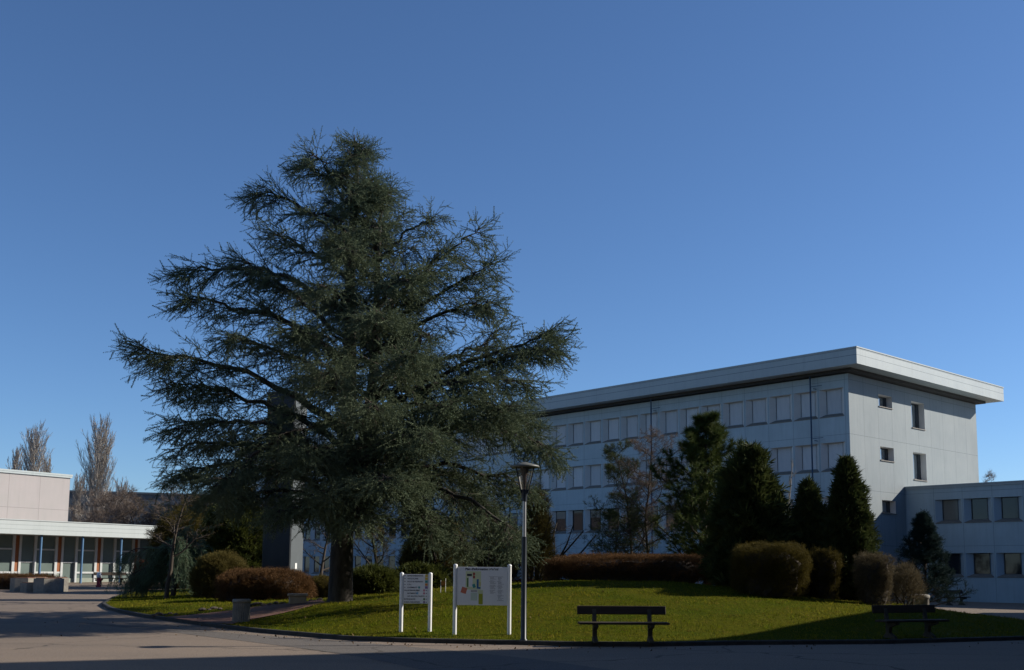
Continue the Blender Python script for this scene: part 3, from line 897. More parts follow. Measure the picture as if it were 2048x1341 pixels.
for nm, c_, a, b, z0, z1, r_ in (('map_block', 'black', 478, 618, 372, 428, 0), ('map_block', 'red', 650, 706, 335, 405, 0), ('map_block', 'red', 650, 706, 415, 492, 0), ('map_block', 'green', 478, 520, 480, 720, 0),
                                 ('map_block', 'blue', 757, 815, 512, 765, 0), ('map_block', 'blue', 815, 868, 720, 770, 0), ('map_block', 'yellow', 838, 862, 580, 690, 0), ('map_block', 'brick', 318, 472, 730, 890, -.3),
                                 ('map_block', 'stone', 590, 775, 800, 855, 0), ('map_block', 'mint', 590, 780, 870, 1080, 0), ('map_block', 'lime', 815, 935, 900, 1180, 0), ('map_block', 'pale', 790, 940, 800, 898, 0), ('map_block', 'teal', 640, 720, 640, 740, .4)):
    rect(po, nm, cols[c_], fx(P_(a)), fx(P_(b)), fz(Q_(z1)), fz(Q_(z0)), Yf, r_)
rl = random.Random(2)
tx = MB()
for cx, z0, n_ in ((1120, 415, 19), (1345, 420, 26)):
    z = z0
    for i in range(n_):
        z += 22 + (16 if i % 5 == 4 else 0)
        if z > (900 if cx < 1300 else 1110): break
        wlen = rl.uniform(90, 185)
        xx = cx + (25 if i % 5 else 0)
        while xx < cx + wlen:
            ww = rl.uniform(14, 40)
            tx.box(fx(P_(xx)), fx(P_(xx + ww)), Yf, Yf + .0015, fz(Q_(z + 8)), fz(Q_(z)))
            xx += ww + 8
tx.build('list_print', INK2, po)

e, po, pw, pb, pt = sign('direction_sign', 801.5, 1253, 859.5, 1258, 1145, (1149, 1207.5), 26.2, rad(-5), 'small white direction sign with arrows and lines of text between two round-topped posts', False)
x0 = -pw / 2; ph = pt - pb
rh = ph / 10
lines = [(0, 'ESPACE ENSEIGNANTS'), (0, 'VIE SCOLAIRE'), (0, 'SALLE DE REUNION'), (0, 'C.D.I.'), (0, 'LOGEMENTS'), (1, 'SALLES BANALISEES'), (1, 'BATIMENTS'), (1, 'L.E.P. SALLE POLYVALENTE'), (1, 'INTENDANCE'), (1, 'BUREAU DES ENTREES')]
def arrow(parent, x, z, s, side):
    m = MB(); P = [(-s, 0), (-.1 * s, .75 * s), (-.1 * s, .28 * s), (s, .28 * s), (s, -.28 * s), (-.1 * s, -.28 * s), (-.1 * s, -.75 * s)]
    if side: P = [(-a, b) for a, b in P][::-1]
    m.add([(x + a, Yf, z + b) for a, b in P], [tuple(range(7))]); m.build('arrow', INK, parent)
for i, (side, s_) in enumerate(lines):
    zc = pt - rh * (i + .5)
    arrow(po, fx(.055) if side == 0 else fx(.93), zc, rh * .26, side)
    t = textmesh('lettering', s_, rh * .62, INK, po, (fx(.15) if side == 0 else fx(.03 if i in (5, 8, 9) else .16), Yf, zc - rh * .22), 'LEFT', .0012)
    mxw = pw * (.64 if i != 7 else .70)
    wdt = max(v.co.x for v in t.data.vertices)
    if wdt > mxw: t.scale = (mxw / wdt, 1, 1)
for i, c_ in ((0, 'yellow'), (1, 'yellow'), (2, 'teal'), (3, 'orange'), (4, 'purple')):
    rect(po, 'colour_patch', cols[c_], fx(.87), fx(.98), pt - rh * (i + .92), pt - rh * (i + .08), Yf)
for i, x, c_ in ((4, .60, 'teal'), (5, .80, 'pink'), (6, .53, 'sky'), (6, .80, 'pink'), (8, .81, 'green'), (9, .81, 'purple')):
    rect(po, 'colour_patch', cols[c_], fx(x), fx(x + .07), pt - rh * (i + .85), pt - rh * (i + .15), Yf)
# little low sign standing behind the lawn crest
lp_ = gnd(886, 1186)
e = tag(empty('low_sign', (lp_[0], lp_[1], h1(*lp_[:2])), 0), 'very small sign on two thin white stakes at the edge of the dark shrubs', 'sign')
for x in (-.075, .075):
    m = MB(); m.lathe([(.009, -.1), (.009, .44 if x > 0 else .38)], 8, (x, 0)); m.build('post', M['white'], e)
rect(e, 'panel', cols['orange'], -.066, .066, .22, .36, 0)

# litter bins and stone blocks
bp = gnd(482, 1244)
e = tag(empty('litter_bin', (bp[0], bp[1], h1(*bp[:2]) - .03), rad(8)), 'fluted concrete litter bin on the lawn corner in front of the brown hedge', 'litter bin')
bs_ = bp[1] / FPX; bh = 46 * bs_; br = 17.0 * bs_
n_ = 28; m = MB(); ring = []
for k in range(n_ * 2):
    a = math.pi * k / n_; r_ = br * (1.0 if k % 2 else .92); ring.append((r_ * math.cos(a), r_ * math.sin(a)))
m.prism(ring, 0, bh * .84); m.build('body', M['concrete'], e)
m = MB(); m.lathe([(br * .95, bh * .842), (br * 1.07, bh * .86), (br * 1.07, bh * .95), (br * 1.0, bh), (br * .72, bh), (br * .70, bh * .86)], 28); m.build('rim', M['concrete'], e)
m = MB(); m.lathe([(br * .69, bh * .9), (br * .3, bh * .92), (.01, bh * .93)], 20); m.build('liner', M['frame'], e)
bp = gnd(1839, 1199.5)
bp = at(1839, 1200, 41.0)
e = tag(empty('concrete_bin', (bp[0], bp[1], h1(*bp[:2])), rad(0)), 'pale round concrete bin half hidden behind the crest of the lawn at right', 'litter bin')
m = MB(); m.lathe([(.34, 0), (.34, .62), (.37, .63), (.38, .70), (.36, .76), (.25, .78)], 28); m.build('body', M['concrete'], e)
m = MB(); m.lathe([(.24, .70), (.01, .71)], 20); m.build('liner', M['frame'], e)
sp_ = gnd(595, 1207)
e = tag(empty('stone_seat', (sp_[0], sp_[1], h1(*sp_[:2]) - .02), rad(12)), 'pale stone block with overhanging slab beside the earth path at the hedge end', 'stone seat')
ss = sp_[1] / FPX
m = MB(); m.rbox(-17 * ss, 17 * ss, -.22, .22, 0, 15 * ss, .02); m.build('body', M['stone'], e)
m = MB(); m.rbox(-20 * ss, 20 * ss, -.27, .27, 15 * ss + .002, 20 * ss, .015); m.build('top', M['stone'], e)
rr = np.random.default_rng(8)
M['rock'] = simple('edging_stone', (0.10, 0.08, 0.068), (0.05, 0.04, 0.035), scale=5, rough=0.95)
k = 0
for (u, v) in [(308, 1233), (318, 1231), (330, 1232), (340, 1229), (352, 1231), (405, 1222), (418, 1221), (428, 1219), (440, 1220), (505, 1212), (515, 1211), (528, 1212), (540, 1211), (552, 1208), (565, 1208), (622, 1203), (640, 1201)]:
    p = gnd(u, v)
    bm_ = MB(); r_ = rr.uniform(.06, .11)
    prof = [(r_ * .7 * rr.uniform(.8, 1.2), -.03), (r_ * 1.1, r_ * .25), (r_ * .9, r_ * .6), (r_ * .4, r_ * .85)]
    bm_.lathe(prof, 7, sx=rr.uniform(1.1, 1.7), smooth=False)
    o = bm_.build('edging_stone', M['rock']); o.location = (p[0], p[1], h1(*p[:2])); o.rotation_euler = (0, 0, rr.uniform(0, 3))
    tag(o, 'rough pinkish edging stone along the earth path through the lawn', 'stone', 'edging stones along the earth path')
# concrete planters at the pavilion
def hexa(r_): return [(r_ * math.cos(rad(60 * i + 15)), r_ * math.sin(rad(60 * i + 15))) for i in range(6)]
pl_lab = ['leftmost dark-sided hexagonal concrete planter of the cluster by the pavilion', 'low hexagonal concrete block in the middle of the planter cluster', 'broad hexagonal concrete planter with sunlit right side in the cluster', 'back hexagonal planter between the others below the brown hedge', 'rightmost sunlit hexagonal planter of the cluster by the pavilion']
for i, (u, v, Y, hh, r_) in enumerate([(46, 1176, 55, .70, .62), (66, 1177, 54.2, .48, .60), (97, 1178, 53.8, .72, .72), (72, 1170, 56.5, .70, .6), (116, 1177, 55.4, .72, .55)]):
    p = at(u, v, Y); g = h1(p[0], p[1])
    e = tag(empty('concrete_planter', (p[0], p[1], g - .03), rad(10 * i)), pl_lab[i], 'planter', 'hexagonal concrete planters')
    m = MB(); m.prism(hexa(r_), 0, hh); m.build('body', M['concrete'], e)
    m = MB(); m.prism(hexa(r_ * .86), hh + .002, hh + .03); m.build('soil', M['earth'], e)
# fallen leaves
def litter():
    rng = np.random.default_rng(17); n = 170
    seg = rng.integers(4, 16, n); t = rng.uniform(0, 1, n)
    A, B = ISL[seg], ISL[seg + 1]
    q = A + (B - A) * t[:, None] + np.column_stack([rng.normal(0, .5, n), -np.abs(rng.normal(0, .9, n)) ])
    k = poly_sd(q[:, 0], q[:, 1], ISL) < -.05
    q2 = np.column_stack([rng.uniform(-14, 4, 110), rng.uniform(25, 40, 110)])
    q = np.vstack([q[k], q2]); n = len(q)
    z = np.where(poly_sd(q[:, 0], q[:, 1], ISL) > 0, H(q[:, 0], q[:, 1]) + .03, T(q[:, 0], q[:, 1]) + .012)
    a = rng.uniform(0, 6.28, n); L = rng.uniform(.015, .035, n)
    u = np.column_stack([np.cos(a) * L, np.sin(a) * L, rng.normal(0, .012, n)]); v = np.column_stack([-np.sin(a) * L * .6, np.cos(a) * L * .6, rng.normal(0, .02, n)])
    P = np.column_stack([q, z])
    V = np.stack([P - u, P - v, P + u, P + v], 1).reshape(-1, 3); i = np.arange(n)[:, None] * 4
    F = np.concatenate([i + np.array([0, 1, 2]), i + np.array([0, 2, 3])])
    tag(np_mesh('leaf_litter', [(V, F, 0)], [leafmat('dead_leaves', (.05, .03, .018), (.16, .10, .05), .1)]), 'scattered dead leaves on the asphalt and lawn edge', 'leaves', kind='stuff')
litter()
# hydrant
hp = at(197, 1169, 63.0)
e = tag(empty('fire_hydrant', (hp[0], hp[1], h1(*hp[:2])), 0), 'small red and white fire hydrant in front of the pavilion posts', 'hydrant')
RED = flat('red_paint', (.28, .02, .025))
m = MB(); m.lathe([(.15, -.1), (.15, .1), (.11, .12), (.11, .55)], 14); m.build('body', RED, e)
m = MB(); m.lathe([(.125, .552), (.14, .6), (.14, .72), (.10, .82), (.02, .86)], 14); m.build('cap', M['white'], e)
m = MB(); m.bar((-.2, 0, .4), (.2, 0, .4), .05, 8); m.build('outlet', RED, e)
# dark tower beside the cedar
tp = at(562, 1150, 47.0)
ts = 47.0 / FPX
e = tag(empty('concrete_tower', (tp[0], tp[1], h1(*tp[:2]) - .3), rad(-14)), 'tall dark concrete slab standing behind the brown hedge left of the cedar trunk', 'tower')
th = at(562, 787, 47.0)[2] - h1(*tp[:2]) + .3
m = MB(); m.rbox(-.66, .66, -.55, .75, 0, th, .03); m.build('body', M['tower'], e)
m = MB(); m.box(.662, .672, -.50, .70, .5, th - .05); fo = m.build('lit_side_sheet', flat('lit_side_grey', (.075, .088, .095)), e)  # lighter sheet paints the sky-lit right side of the slab
m = MB(); m.box(.674, .68, -.05, .13, 1.6, 1.85); m.build('notice', M['white'], e)

# ------------------------------------------------------------------ plants: building blocks
def grow(rng, P0, D0, L0, R0, specs):
    """branching skeleton; returns one (points, radii) pair per level"""
    out = []
    P0 = np.atleast_2d(P0).astype(float); D0 = nrm(np.atleast_2d(D0).astype(float)); L0 = np.atleast_1d(np.asarray(L0, float)); R0 = np.atleast_1d(np.asarray(R0, float))
    for li, sp in enumerate(specs):
        m = sp.get('m', 5); n = len(P0)
        pts = np.zeros((n, m, 3)); pts[:, 0] = P0; d = D0.copy()
        for i in range(1, m):
            d = nrm(d + rng.normal(0, sp.get('wob', .12), (n, 3)) + np.array([0, 0, sp.get('upb', 0.0)]))
            pts[:, i] = pts[:, i - 1] + d * (L0 / (m - 1))[:, None]
        R = R0[:, None] * np.linspace(1, sp.get('tip', .35), m)[None]
        out.append((pts, R))
        if li + 1 >= len(specs): break
        c = specs[li + 1]; k = c['n']
        t = c['t0'] + (c.get('t1', 1.0) - c['t0']) * ((np.arange(k)[None] + rng.uniform(0, 1, (n, k))) / k)
        f = t * (m - 1); i0 = np.clip(f.astype(int), 0, m - 2); fr = (f - i0)[..., None]
        ii = np.arange(n)[:, None]
        A, B = pts[ii, i0], pts[ii, i0 + 1]
        P1 = (A + (B - A) * fr).reshape(-1, 3)
        tg = nrm(B - A).reshape(-1, 3)
        az = (np.arange(k)[None] * 2.4 + rng.uniform(0, 6.28, (n, 1)) + rng.normal(0, .3, (n, k))).ravel()
        ref = np.where(np.abs(tg[:, 2:3]) < .9, np.array([[0, 0, 1.0]]), np.array([[1.0, 0, 0]]))
        a = nrm(np.cross(tg, ref)); b = np.cross(tg, a)
        ang = rad(1) * rng.normal(c['ang'], c.get('angv', 8), n * k)[:, None]
        D1 = nrm(np.cos(ang) * tg + np.sin(ang) * (np.cos(az)[:, None] * a + np.sin(az)[:, None] * b))
        if c.get('flat'): D1[:, 2] *= 1 - c['flat']; D1 = nrm(D1)
        sh = c.get('shape', lambda x: 1 - .5 * x)(t)
        L1 = (L0[:, None] * c['len'] * sh * rng.uniform(*c.get('lv', (.7, 1.2)), (n, k))).ravel()
        Rr = (R[ii, i0] * c.get('rad', .5)).ravel()
        P0, D0, L0, R0 = P1, D1, L1, np.maximum(Rr, c.get('rmin', .004))
    return out
def skel(levels, sides=(8, 6, 4, 3, 3)):
    return [(*tubes(P, R, sides[min(i, 4)]), 0) for i, (P, R) in enumerate(levels)]
def along(rng, P, k, t0=.2, t1=1.0):
    """k sample points on each polyline, with tangents"""
    n, m, _ = P.shape
    t = (t0 + (t1 - t0) * (np.arange(k)[None] + rng.uniform(0, 1, (n, k))) / k)
    f = t * (m - 1); i0 = np.clip(f.astype(int), 0, m - 2); fr = (f - i0)[..., None]; ii = np.arange(n)[:, None]
    A, B = P[ii, i0], P[ii, i0 + 1]
    return (A + (B - A) * fr).reshape(-1, 3), nrm(B - A).reshape(-1, 3), t.ravel()

def needle_twig(rng, n_ros, n_need, nl, nw, side=2, curve=.12):
    """shoot with whorls of short needles (x axis along the shoot, unit length)"""
    V = []; Fc = []
    def tri(a, b, c):
        k = len(V); V.extend([a, b, c]); Fc.append((k, k + 1, k + 2))
    def shoot(o, d, L):
        d = d / np.linalg.norm(d)
        ref = np.array([0, 0, 1.0]) if abs(d[2]) < .9 else np.array([0, 1.0, 0])
        a = np.cross(d, ref); a /= np.linalg.norm(a); b = np.cross(d, a)
        w_ = .011
        tri(o - a * w_, o + a * w_, o + d * L); tri(o - b * w_, o + b * w_, o + d * L)
        nr = max(2, int(n_ros * L))
        for i in range(nr):
            c = o + d * L * (i + .7) / nr
            for j in range(n_need):
                th = rng.uniform(0, 6.28); el = rng.uniform(.4, 1.3)
                e = np.cos(el) * d + np.sin(el) * (np.cos(th) * a + np.sin(th) * b)
                s = np.cross(e, rng.normal(size=3)); s /= np.linalg.norm(s) + 1e-9
                ll = nl * rng.uniform(.7, 1.2)
                tri(c - s * nw, c + s * nw, c + e * ll)
    shoot(np.zeros(3), np.array([1, rng.normal(0, curve), rng.normal(0, curve)]), 1.0)
    for q_ in range(side):
        t = rng.uniform(.2, .75)
        an = rng.uniform(.5, 1.0) * rng.choice([-1, 1])
        shoot(np.array([t, 0, 0]), np.array([math.cos(an), math.sin(an), rng.normal(0, .25)]), rng.uniform(.3, .55))
    return np.array(V), np.array(Fc)
def fan_spray(rng, n=9, spread=1.0, w=.05):
    """flat scale-leaf spray"""
    V = []; Fc = []
    for i in range(n):
        a = rng.uniform(-spread, spread); e = rng.normal(0, .25)
        d = np.array([math.cos(a) * math.cos(e), math.sin(a), math.sin(e)]); L = rng.uniform(.5, 1.0)
        o = np.array([rng.uniform(0, .25), 0, 0]); s = np.array([-math.sin(a), math.cos(a), rng.normal(0, .5)]) * w
        k = len(V); mid = o + d * L * .55
        V.extend([o, mid - s, o + d * L, mid + s]); Fc.extend([(k, k + 1, k + 2), (k, k + 2, k + 3)])
    return np.array(V), np.array(Fc)
def tuft(rng, n=16, w=.03, spread=.9):
    """long needles bursting from one point"""
    V = []; Fc = []
    for i in range(n):
        th = rng.uniform(0, 6.28); el = abs(rng.normal(0, spread))
        d = np.array([math.cos(el), math.sin(el) * math.cos(th), math.sin(el) * math.sin(th)]); L = rng.uniform(.6, 1)
        s = np.cross(d, rng.normal(size=3)); s = s / np.linalg.norm(s) * w
        k = len(V); V.extend([-s, s, d * L]); Fc.append((k, k + 1, k + 2))
    return np.array(V), np.array(Fc)
def stick_spray(rng, n=6, w=.02, leaf=2):
    """forked bare twigs with a few leaflets"""
    V = []; Fc = []
    for i in range(n):
        a, e = rng.normal(0, .45, 2); d = nrm(np.array([1, a, e])); L = rng.uniform(.5, 1.0)
        s = np.cross(d, rng.normal(size=3)); s = s / np.linalg.norm(s) * w
        k = len(V); V.extend([-s, s, d * L]); Fc.append((k, k + 1, k + 2))
        for q_ in range(leaf):
            t = rng.uniform(.3, 1.0); d2 = nrm(d + rng.normal(0, .7, 3)); c = d * L * t; s2_ = np.cross(d2, rng.normal(size=3)); s2_ = s2_ / np.linalg.norm(s2_) * w * 1.4
            k = len(V); V.extend([c - s2_, c + s2_, c + d2 * rng.uniform(.18, .35)]); Fc.append((k, k + 1, k + 2))
    return np.array(V), np.array(Fc)
def scatter(rng, tmpl, P, D, S, mi):
    """use every template of the list on its share of the points"""
    out = []; idx = rng.integers(0, len(tmpl), len(P))
    for q_, (tv, tf) in enumerate(tmpl):
        k = idx == q_
        if k.any(): out.append((*inst(tv, tf, P[k], D[k], S[k], rng), mi))
    return out
tr_ = np.random.default_rng(21)
TW = [needle_twig(tr_, 17, 5, .066, .0115, s_, .05) for s_ in (1, 2, 2, 3)]
TWB = [needle_twig(tr_, 10, 5, .14, .016, s_) for s_ in (1, 2, 2, 3)]
FAN = [fan_spray(tr_) for _ in range(4)]
TUFT = [tuft(tr_) for _ in range(3)]
STICK = [stick_spray(tr_) for _ in range(4)]
STICKB = [stick_spray(tr_, 7, .012, 0) for _ in range(3)]
def rebase(parts, base):
    return [(v - base, f, m) for v, f, m in parts]
LF = {
 'cedar': leafmat('cedar_needles', (0.072, 0.105, 0.060), (0.189, 0.220, 0.131), .12, .5),
 'weep': leafmat('weeping_cedar_needles', (0.100, 0.157, 0.096), (0.215, 0.286, 0.180), .2, .8),
 'pine': leafmat('pine_needles', (0.043, 0.065, 0.019), (0.099, 0.122, 0.029), .12, .8),
 'thuja': leafmat('thuja_scales', (0.036, 0.055, 0.018), (0.087, 0.097, 0.029), .15, .9),
 'spruce': leafmat('spruce_needles', (0.014, 0.034, 0.029), (0.034, 0.062, 0.050), .1, .9),
 'yew': leafmat('yew_leaves', (0.023, 0.034, 0.010), (0.095, 0.104, 0.020), .25, .9),
 'brown': leafmat('hedge_twigs_brown', (0.055, 0.032, 0.016), (0.184, 0.095, 0.037), .3, 1.2),
 'olive': leafmat('olive_leaves', (0.057, 0.049, 0.013), (0.152, 0.118, 0.032), .3, 1.2),
 'box': leafmat('hedge_leaves_dark', (0.041, 0.034, 0.009), (0.123, 0.094, 0.019), .3, 1.0),
 'pale': leafmat('bleached_twigs', (0.065, 0.049, 0.022), (0.173, 0.140, 0.087), .25, 1.0),
 'rust': leafmat('rust_leaves', (0.112, 0.035, 0.013), (0.192, 0.072, 0.029), .3, 1.0),
 'haze': leafmat('winter_twigs', (0.101, 0.076, 0.061), (0.215, 0.164, 0.127), .2, .5),
}

# ------------------------------------------------------------------ the cedar
def cedar():
    rng = np.random.default_rng(11)
    B = gnd(680, 1204); Yc = B[1]
    base = np.array([B[0], B[1], h1(B[0], B[1])])
    root = tag(empty('cedar_tree', base), 'huge blue-green cedar with layered spreading limbs standing on the lawn', 'tree')
    def px(lst, dy):
        n = len(lst)
        return np.array([at(u, v, Yc + dy * ((i / (n - 1)) ** 1.0 if n > 1 else 0)) for i, (u, v) in enumerate(lst)])
    def smooth(P, m):
        # resample a control polyline by Catmull-Rom
        P = np.vstack([2 * P[0] - P[1], P, 2 * P[-1] - P[-2]]); n = len(P) - 3
        o = []
        for t in np.linspace(0, n - 1e-6, m):
            i = int(t); f = t - i; p0, p1, p2, p3 = P[i:i + 4]
            o.append(.5 * (2 * p1 + (p2 - p0) * f + (2 * p0 - 5 * p1 + 4 * p2 - p3) * f * f + (3 * p1 - p0 - 3 * p2 + p3) * f ** 3))
        return np.array(o)
    wood = []
    tp_ = smooth(np.array([at(u, v, Yc) for u, v in [(679, 1212), (681, 1190), (684, 1100), (688, 1000), (695, 850), (699, 700), (700, 560), (706, 440), (714, 350), (708, 270)]]), 40)
    tr = np.interp(np.arange(40) / 39, [0, .02, .06, .2, .35, .7, 1], [.62, .50, .40, .36, .30, .15, .02])
    wood.append((*tubes(tp_[None], tr[None], 14), 0))
    stems = [([(690, 1010), (722, 900), (745, 760), (752, 640), (756, 500), (764, 410), (772, 375)], -.6, .22),
             ([(690, 985), (740, 880), (790, 790), (830, 700), (850, 640)], 1.0, .17)]
    stem_pts = []
    for lst, dy, r0 in stems:
        p = smooth(px(lst, dy), 26); wood.append((*tubes(p[None], np.linspace(r0, .012, 26)[None], 9), 0))
        stem_pts.append(p)
    limbs = [
     ([(690, 985), (640, 940), (540, 895), (420, 885), (282, 908)], -1, .15), ([(695, 870), (600, 800), (480, 745), (350, 712), (224, 687)], 1, .15),
     ([(700, 640), (620, 580), (540, 545), (430, 540), (320, 548)], -1, .12), ([(700, 680), (600, 600), (530, 545), (465, 505)], 1.5, .09),
     ([(703, 520), (640, 440), (560, 395), (482, 382)], -1, .08), ([(703, 560), (600, 490), (505, 452)], 1.5, .07), ([(707, 420), (640, 345), (566, 306)], .4, .06),
     ([(708, 400), (650, 330), (610, 296)], -.8, .05), ([(698, 720), (560, 640), (440, 605), (330, 592)], -2.2, .11), ([(695, 900), (560, 820), (420, 775), (300, 765)], 2, .12),
     ([(690, 1000), (560, 940), (430, 930), (300, 965)], 1.5, .12), ([(690, 1010), (600, 985), (520, 985), (420, 1020)], -3, .1), ([(692, 960), (560, 860), (430, 840), (298, 868)], -2.5, .12),
     ([(698, 780), (600, 720), (500, 680), (420, 662)], 3, .09), ([(694, 850), (600, 860), (480, 930), (400, 1000)], -4, .09), ([(690, 960), (580, 930), (470, 960), (370, 1030)], 3.5, .09),
     ([(700, 900), (790, 830), (900, 760), (1020, 710), (1158, 688)], 0, .14), ([(750, 820), (900, 740), (1050, 690), (1140, 642)], 1.2, .1), ([(750, 760), (880, 720), (960, 690), (1016, 643)], 1.5, .08),
     ([(755, 640), (830, 560), (900, 500), (991, 434)], .5, .09), ([(755, 660), (860, 600), (940, 550), (1008, 515)], -1, .08), ([(755, 700), (860, 640), (940, 610), (1006, 602)], -1.6, .08),
     ([(762, 520), (820, 460), (903, 420)], -1, .06), ([(765, 460), (835, 408)], .5, .05), ([(712, 340), (754, 268)], .2, .035), ([(712, 330), (706, 256)], 0, .03), ([(768, 400), (790, 355)], .2, .035),
     ([(700, 960), (800, 880), (950, 850), (1060, 880), (1122, 915)], -1.5, .13), ([(750, 860), (900, 800), (1010, 820), (1096, 866)], 1.5, .1),
     ([(700, 990), (800, 950), (900, 985), (1000, 1040), (1040, 1100)], -3, .13), ([(700, 1000), (760, 960), (830, 1010), (880, 1100)], -4, .1), ([(700, 970), (850, 930), (1000, 950), (1085, 1000)], 1, .11),
     ([(700, 985), (800, 930), (930, 960), (1010, 1070)], 3, .1), ([(750, 790), (880, 770), (1000, 760), (1090, 765)], -2.5, .1), ([(710, 1000), (800, 990), (900, 1060), (960, 1110)], 1.5, .09), ([(704, 940), (820, 860), (960, 830), (1050, 800)], -3.5, .1),
    ]
    # limbs growing towards and away from the viewer
    for (u0, v0, u1, v1, dy) in [(698, 820, 640, 715, -6.0), (750, 700, 760, 610, -5.2), (697, 760, 560, 640, -5), (750, 800, 840, 690, -6), (703, 560, 690, 480, -4), (704, 930, 900, 860, -6.2), (700, 960, 790, 960, -6.5), (694, 930, 590, 900, -5.5), (710, 430, 700, 385, -2.4), (690, 990, 640, 990, -5.5),
                                 (752, 620, 830, 550, -4), (700, 640, 620, 560, -4), (758, 520, 740, 440, -3), (700, 880, 760, 800, -6.5), (698, 1000, 720, 1040, -5.5), (700, 990, 860, 960, -5), (694, 990, 520, 1040, -4.5), (700, 860, 950, 800, -4.5), (755, 580, 900, 540, -3), (704, 480, 600, 420, -2.5),
                                 (698, 820, 660, 740, 6), (750, 700, 770, 620, 5), (697, 760, 590, 660, 5), (750, 800, 880, 720, 6), (703, 560, 680, 480, 4), (704, 930, 880, 880, 6), (700, 960, 760, 980, 6), (694, 930, 560, 900, 5.5), (710, 430, 730, 390, 2.5), (690, 990, 620, 1030, 5), (755, 620, 860, 580, 4), (700, 640, 590, 580, 4)]:
        limbs.append(([(u0, v0), (u0 * .62 + u1 * .38, v0 * .52 + v1 * .48 - 14), (u1, v1)], dy, .09))
    for i in range(46):
        t = rng.uniform(.36, .985); q = tp_[int(t * 39)]
        a = rng.uniform(0, 6.28); L = (1 - t) * 3.7 + .35
        e = q + np.array([math.cos(a) * L, math.sin(a) * L, rng.uniform(-.1, .45) * L])
        uvs = None
        limbs.append(([q, (q + e) / 2 + np.array([0, 0, .08 * L]), e], None, .05))
    for p, m_ in zip(stem_pts, (18, 8)):
        for i in range(m_):
            t = rng.uniform(.4, 1.0); q = p[int(t * 25)]; a = rng.uniform(0, 6.28); L = (1.05 - t) * 2.6 + .45
            e = q + np.array([math.cos(a) * L, math.sin(a) * L, rng.uniform(.05, .5) * L])
            limbs.append(([q, (q + e) / 2 + np.array([0, 0, .06 * L]), e], None, .035))
    Pt = []; Dt = []; St = []
    for lst, dy, r0 in limbs:
        C_ = px(lst, dy) if dy is not None else np.array(lst)
        C_[-1] -= nrm(C_[-1] - C_[-2]) * min(.85, .38 * np.linalg.norm(C_[-1] - C_[-2]))
        p = smooth(C_, 18)
        p[1:-1] += rng.normal(0, .05, (16, 3))
        wood.append((*tubes(p[None], np.linspace(r0, .012, 18)[None], 6), 0))
        L = np.linalg.norm(np.diff(p, axis=0), axis=1).sum()
        ns = int(L / .102) + 6
        tt = rng.uniform(.22 if L > 4 else .12, 1, ns) ** .85
        f = tt * 17; i0 = np.clip(f.astype(int), 0, 16)
        q = p[i0] + (p[i0 + 1] - p[i0]) * (f - i0)[:, None]
        tg = nrm(p[i0 + 1] - p[i0])
        lat = nrm(np.cross(tg, np.array([0, 0, 1.0]))) * np.where(np.arange(ns) % 2, 1, -1)[:, None]
        dz = rng.normal(-.26, .27, ns)
        d = nrm(tg * rng.uniform(.45, 1.0, ns)[:, None] + lat * rng.uniform(.25, 1.0, ns)[:, None] + np.array([0, 0, 1.0]) * dz[:, None])
        ls = np.clip(.24 * L * (1.12 - tt) + .20, .2, 1.6) * rng.uniform(.6, 1.2, ns)
        m = 6
        S = np.zeros((ns, m, 3)); S[:, 0] = q; dd = d
        for j in range(1, m):
            dd = nrm(dd + rng.normal(0, .08, (ns, 3)) + np.array([0, 0, -.03]))
            S[:, j] = S[:, j - 1] + dd * (ls / (m - 1))[:, None]
        wood.append((*tubes(S, np.linspace(.016, .006, m)[None] * np.ones((ns, 1)), 3), 1))
        k = 6
        a, b, t_ = along(rng, S, k, .06, 1.0)
        keep = rng.uniform(0, 1, len(a)) < np.repeat(np.clip(ls / 1.1, .35, 1), k)
        a, b = a[keep], b[keep]
        l2 = nrm(np.cross(b, np.array([0, 0, 1.0]))) * rng.choice([-1, 1], len(a))[:, None]
        D_ = nrm(b * .75 + l2 * rng.uniform(.1, .9, len(a))[:, None] + np.array([0, 0, 1.0]) * rng.normal(-.08, .32, len(a))[:, None])
        Pt.append(a); Dt.append(D_); St.append(rng.uniform(.38, .82, len(a)) * np.clip(.5 + .12 * L, .62, 1))
        # tip shoots
        Pt.append(S[:, -1]); Dt.append(nrm(S[:, -1] - S[:, -2])); St.append(rng.uniform(.42, .85, ns) * np.clip(.5 + .12 * L, .62, 1))
    Pt = np.concatenate(Pt); Dt = np.concatenate(Dt); St = np.concatenate(St)
    np_mesh('trunk', rebase(wood, base), [M['bark'], M['twigbark']], root, smooth=True)
    np_mesh('crown', rebase(scatter(rng, TW, Pt, Dt, St, 0), base), [LF['cedar']], root)
    print('cedar twigs', len(Pt))
cedar()

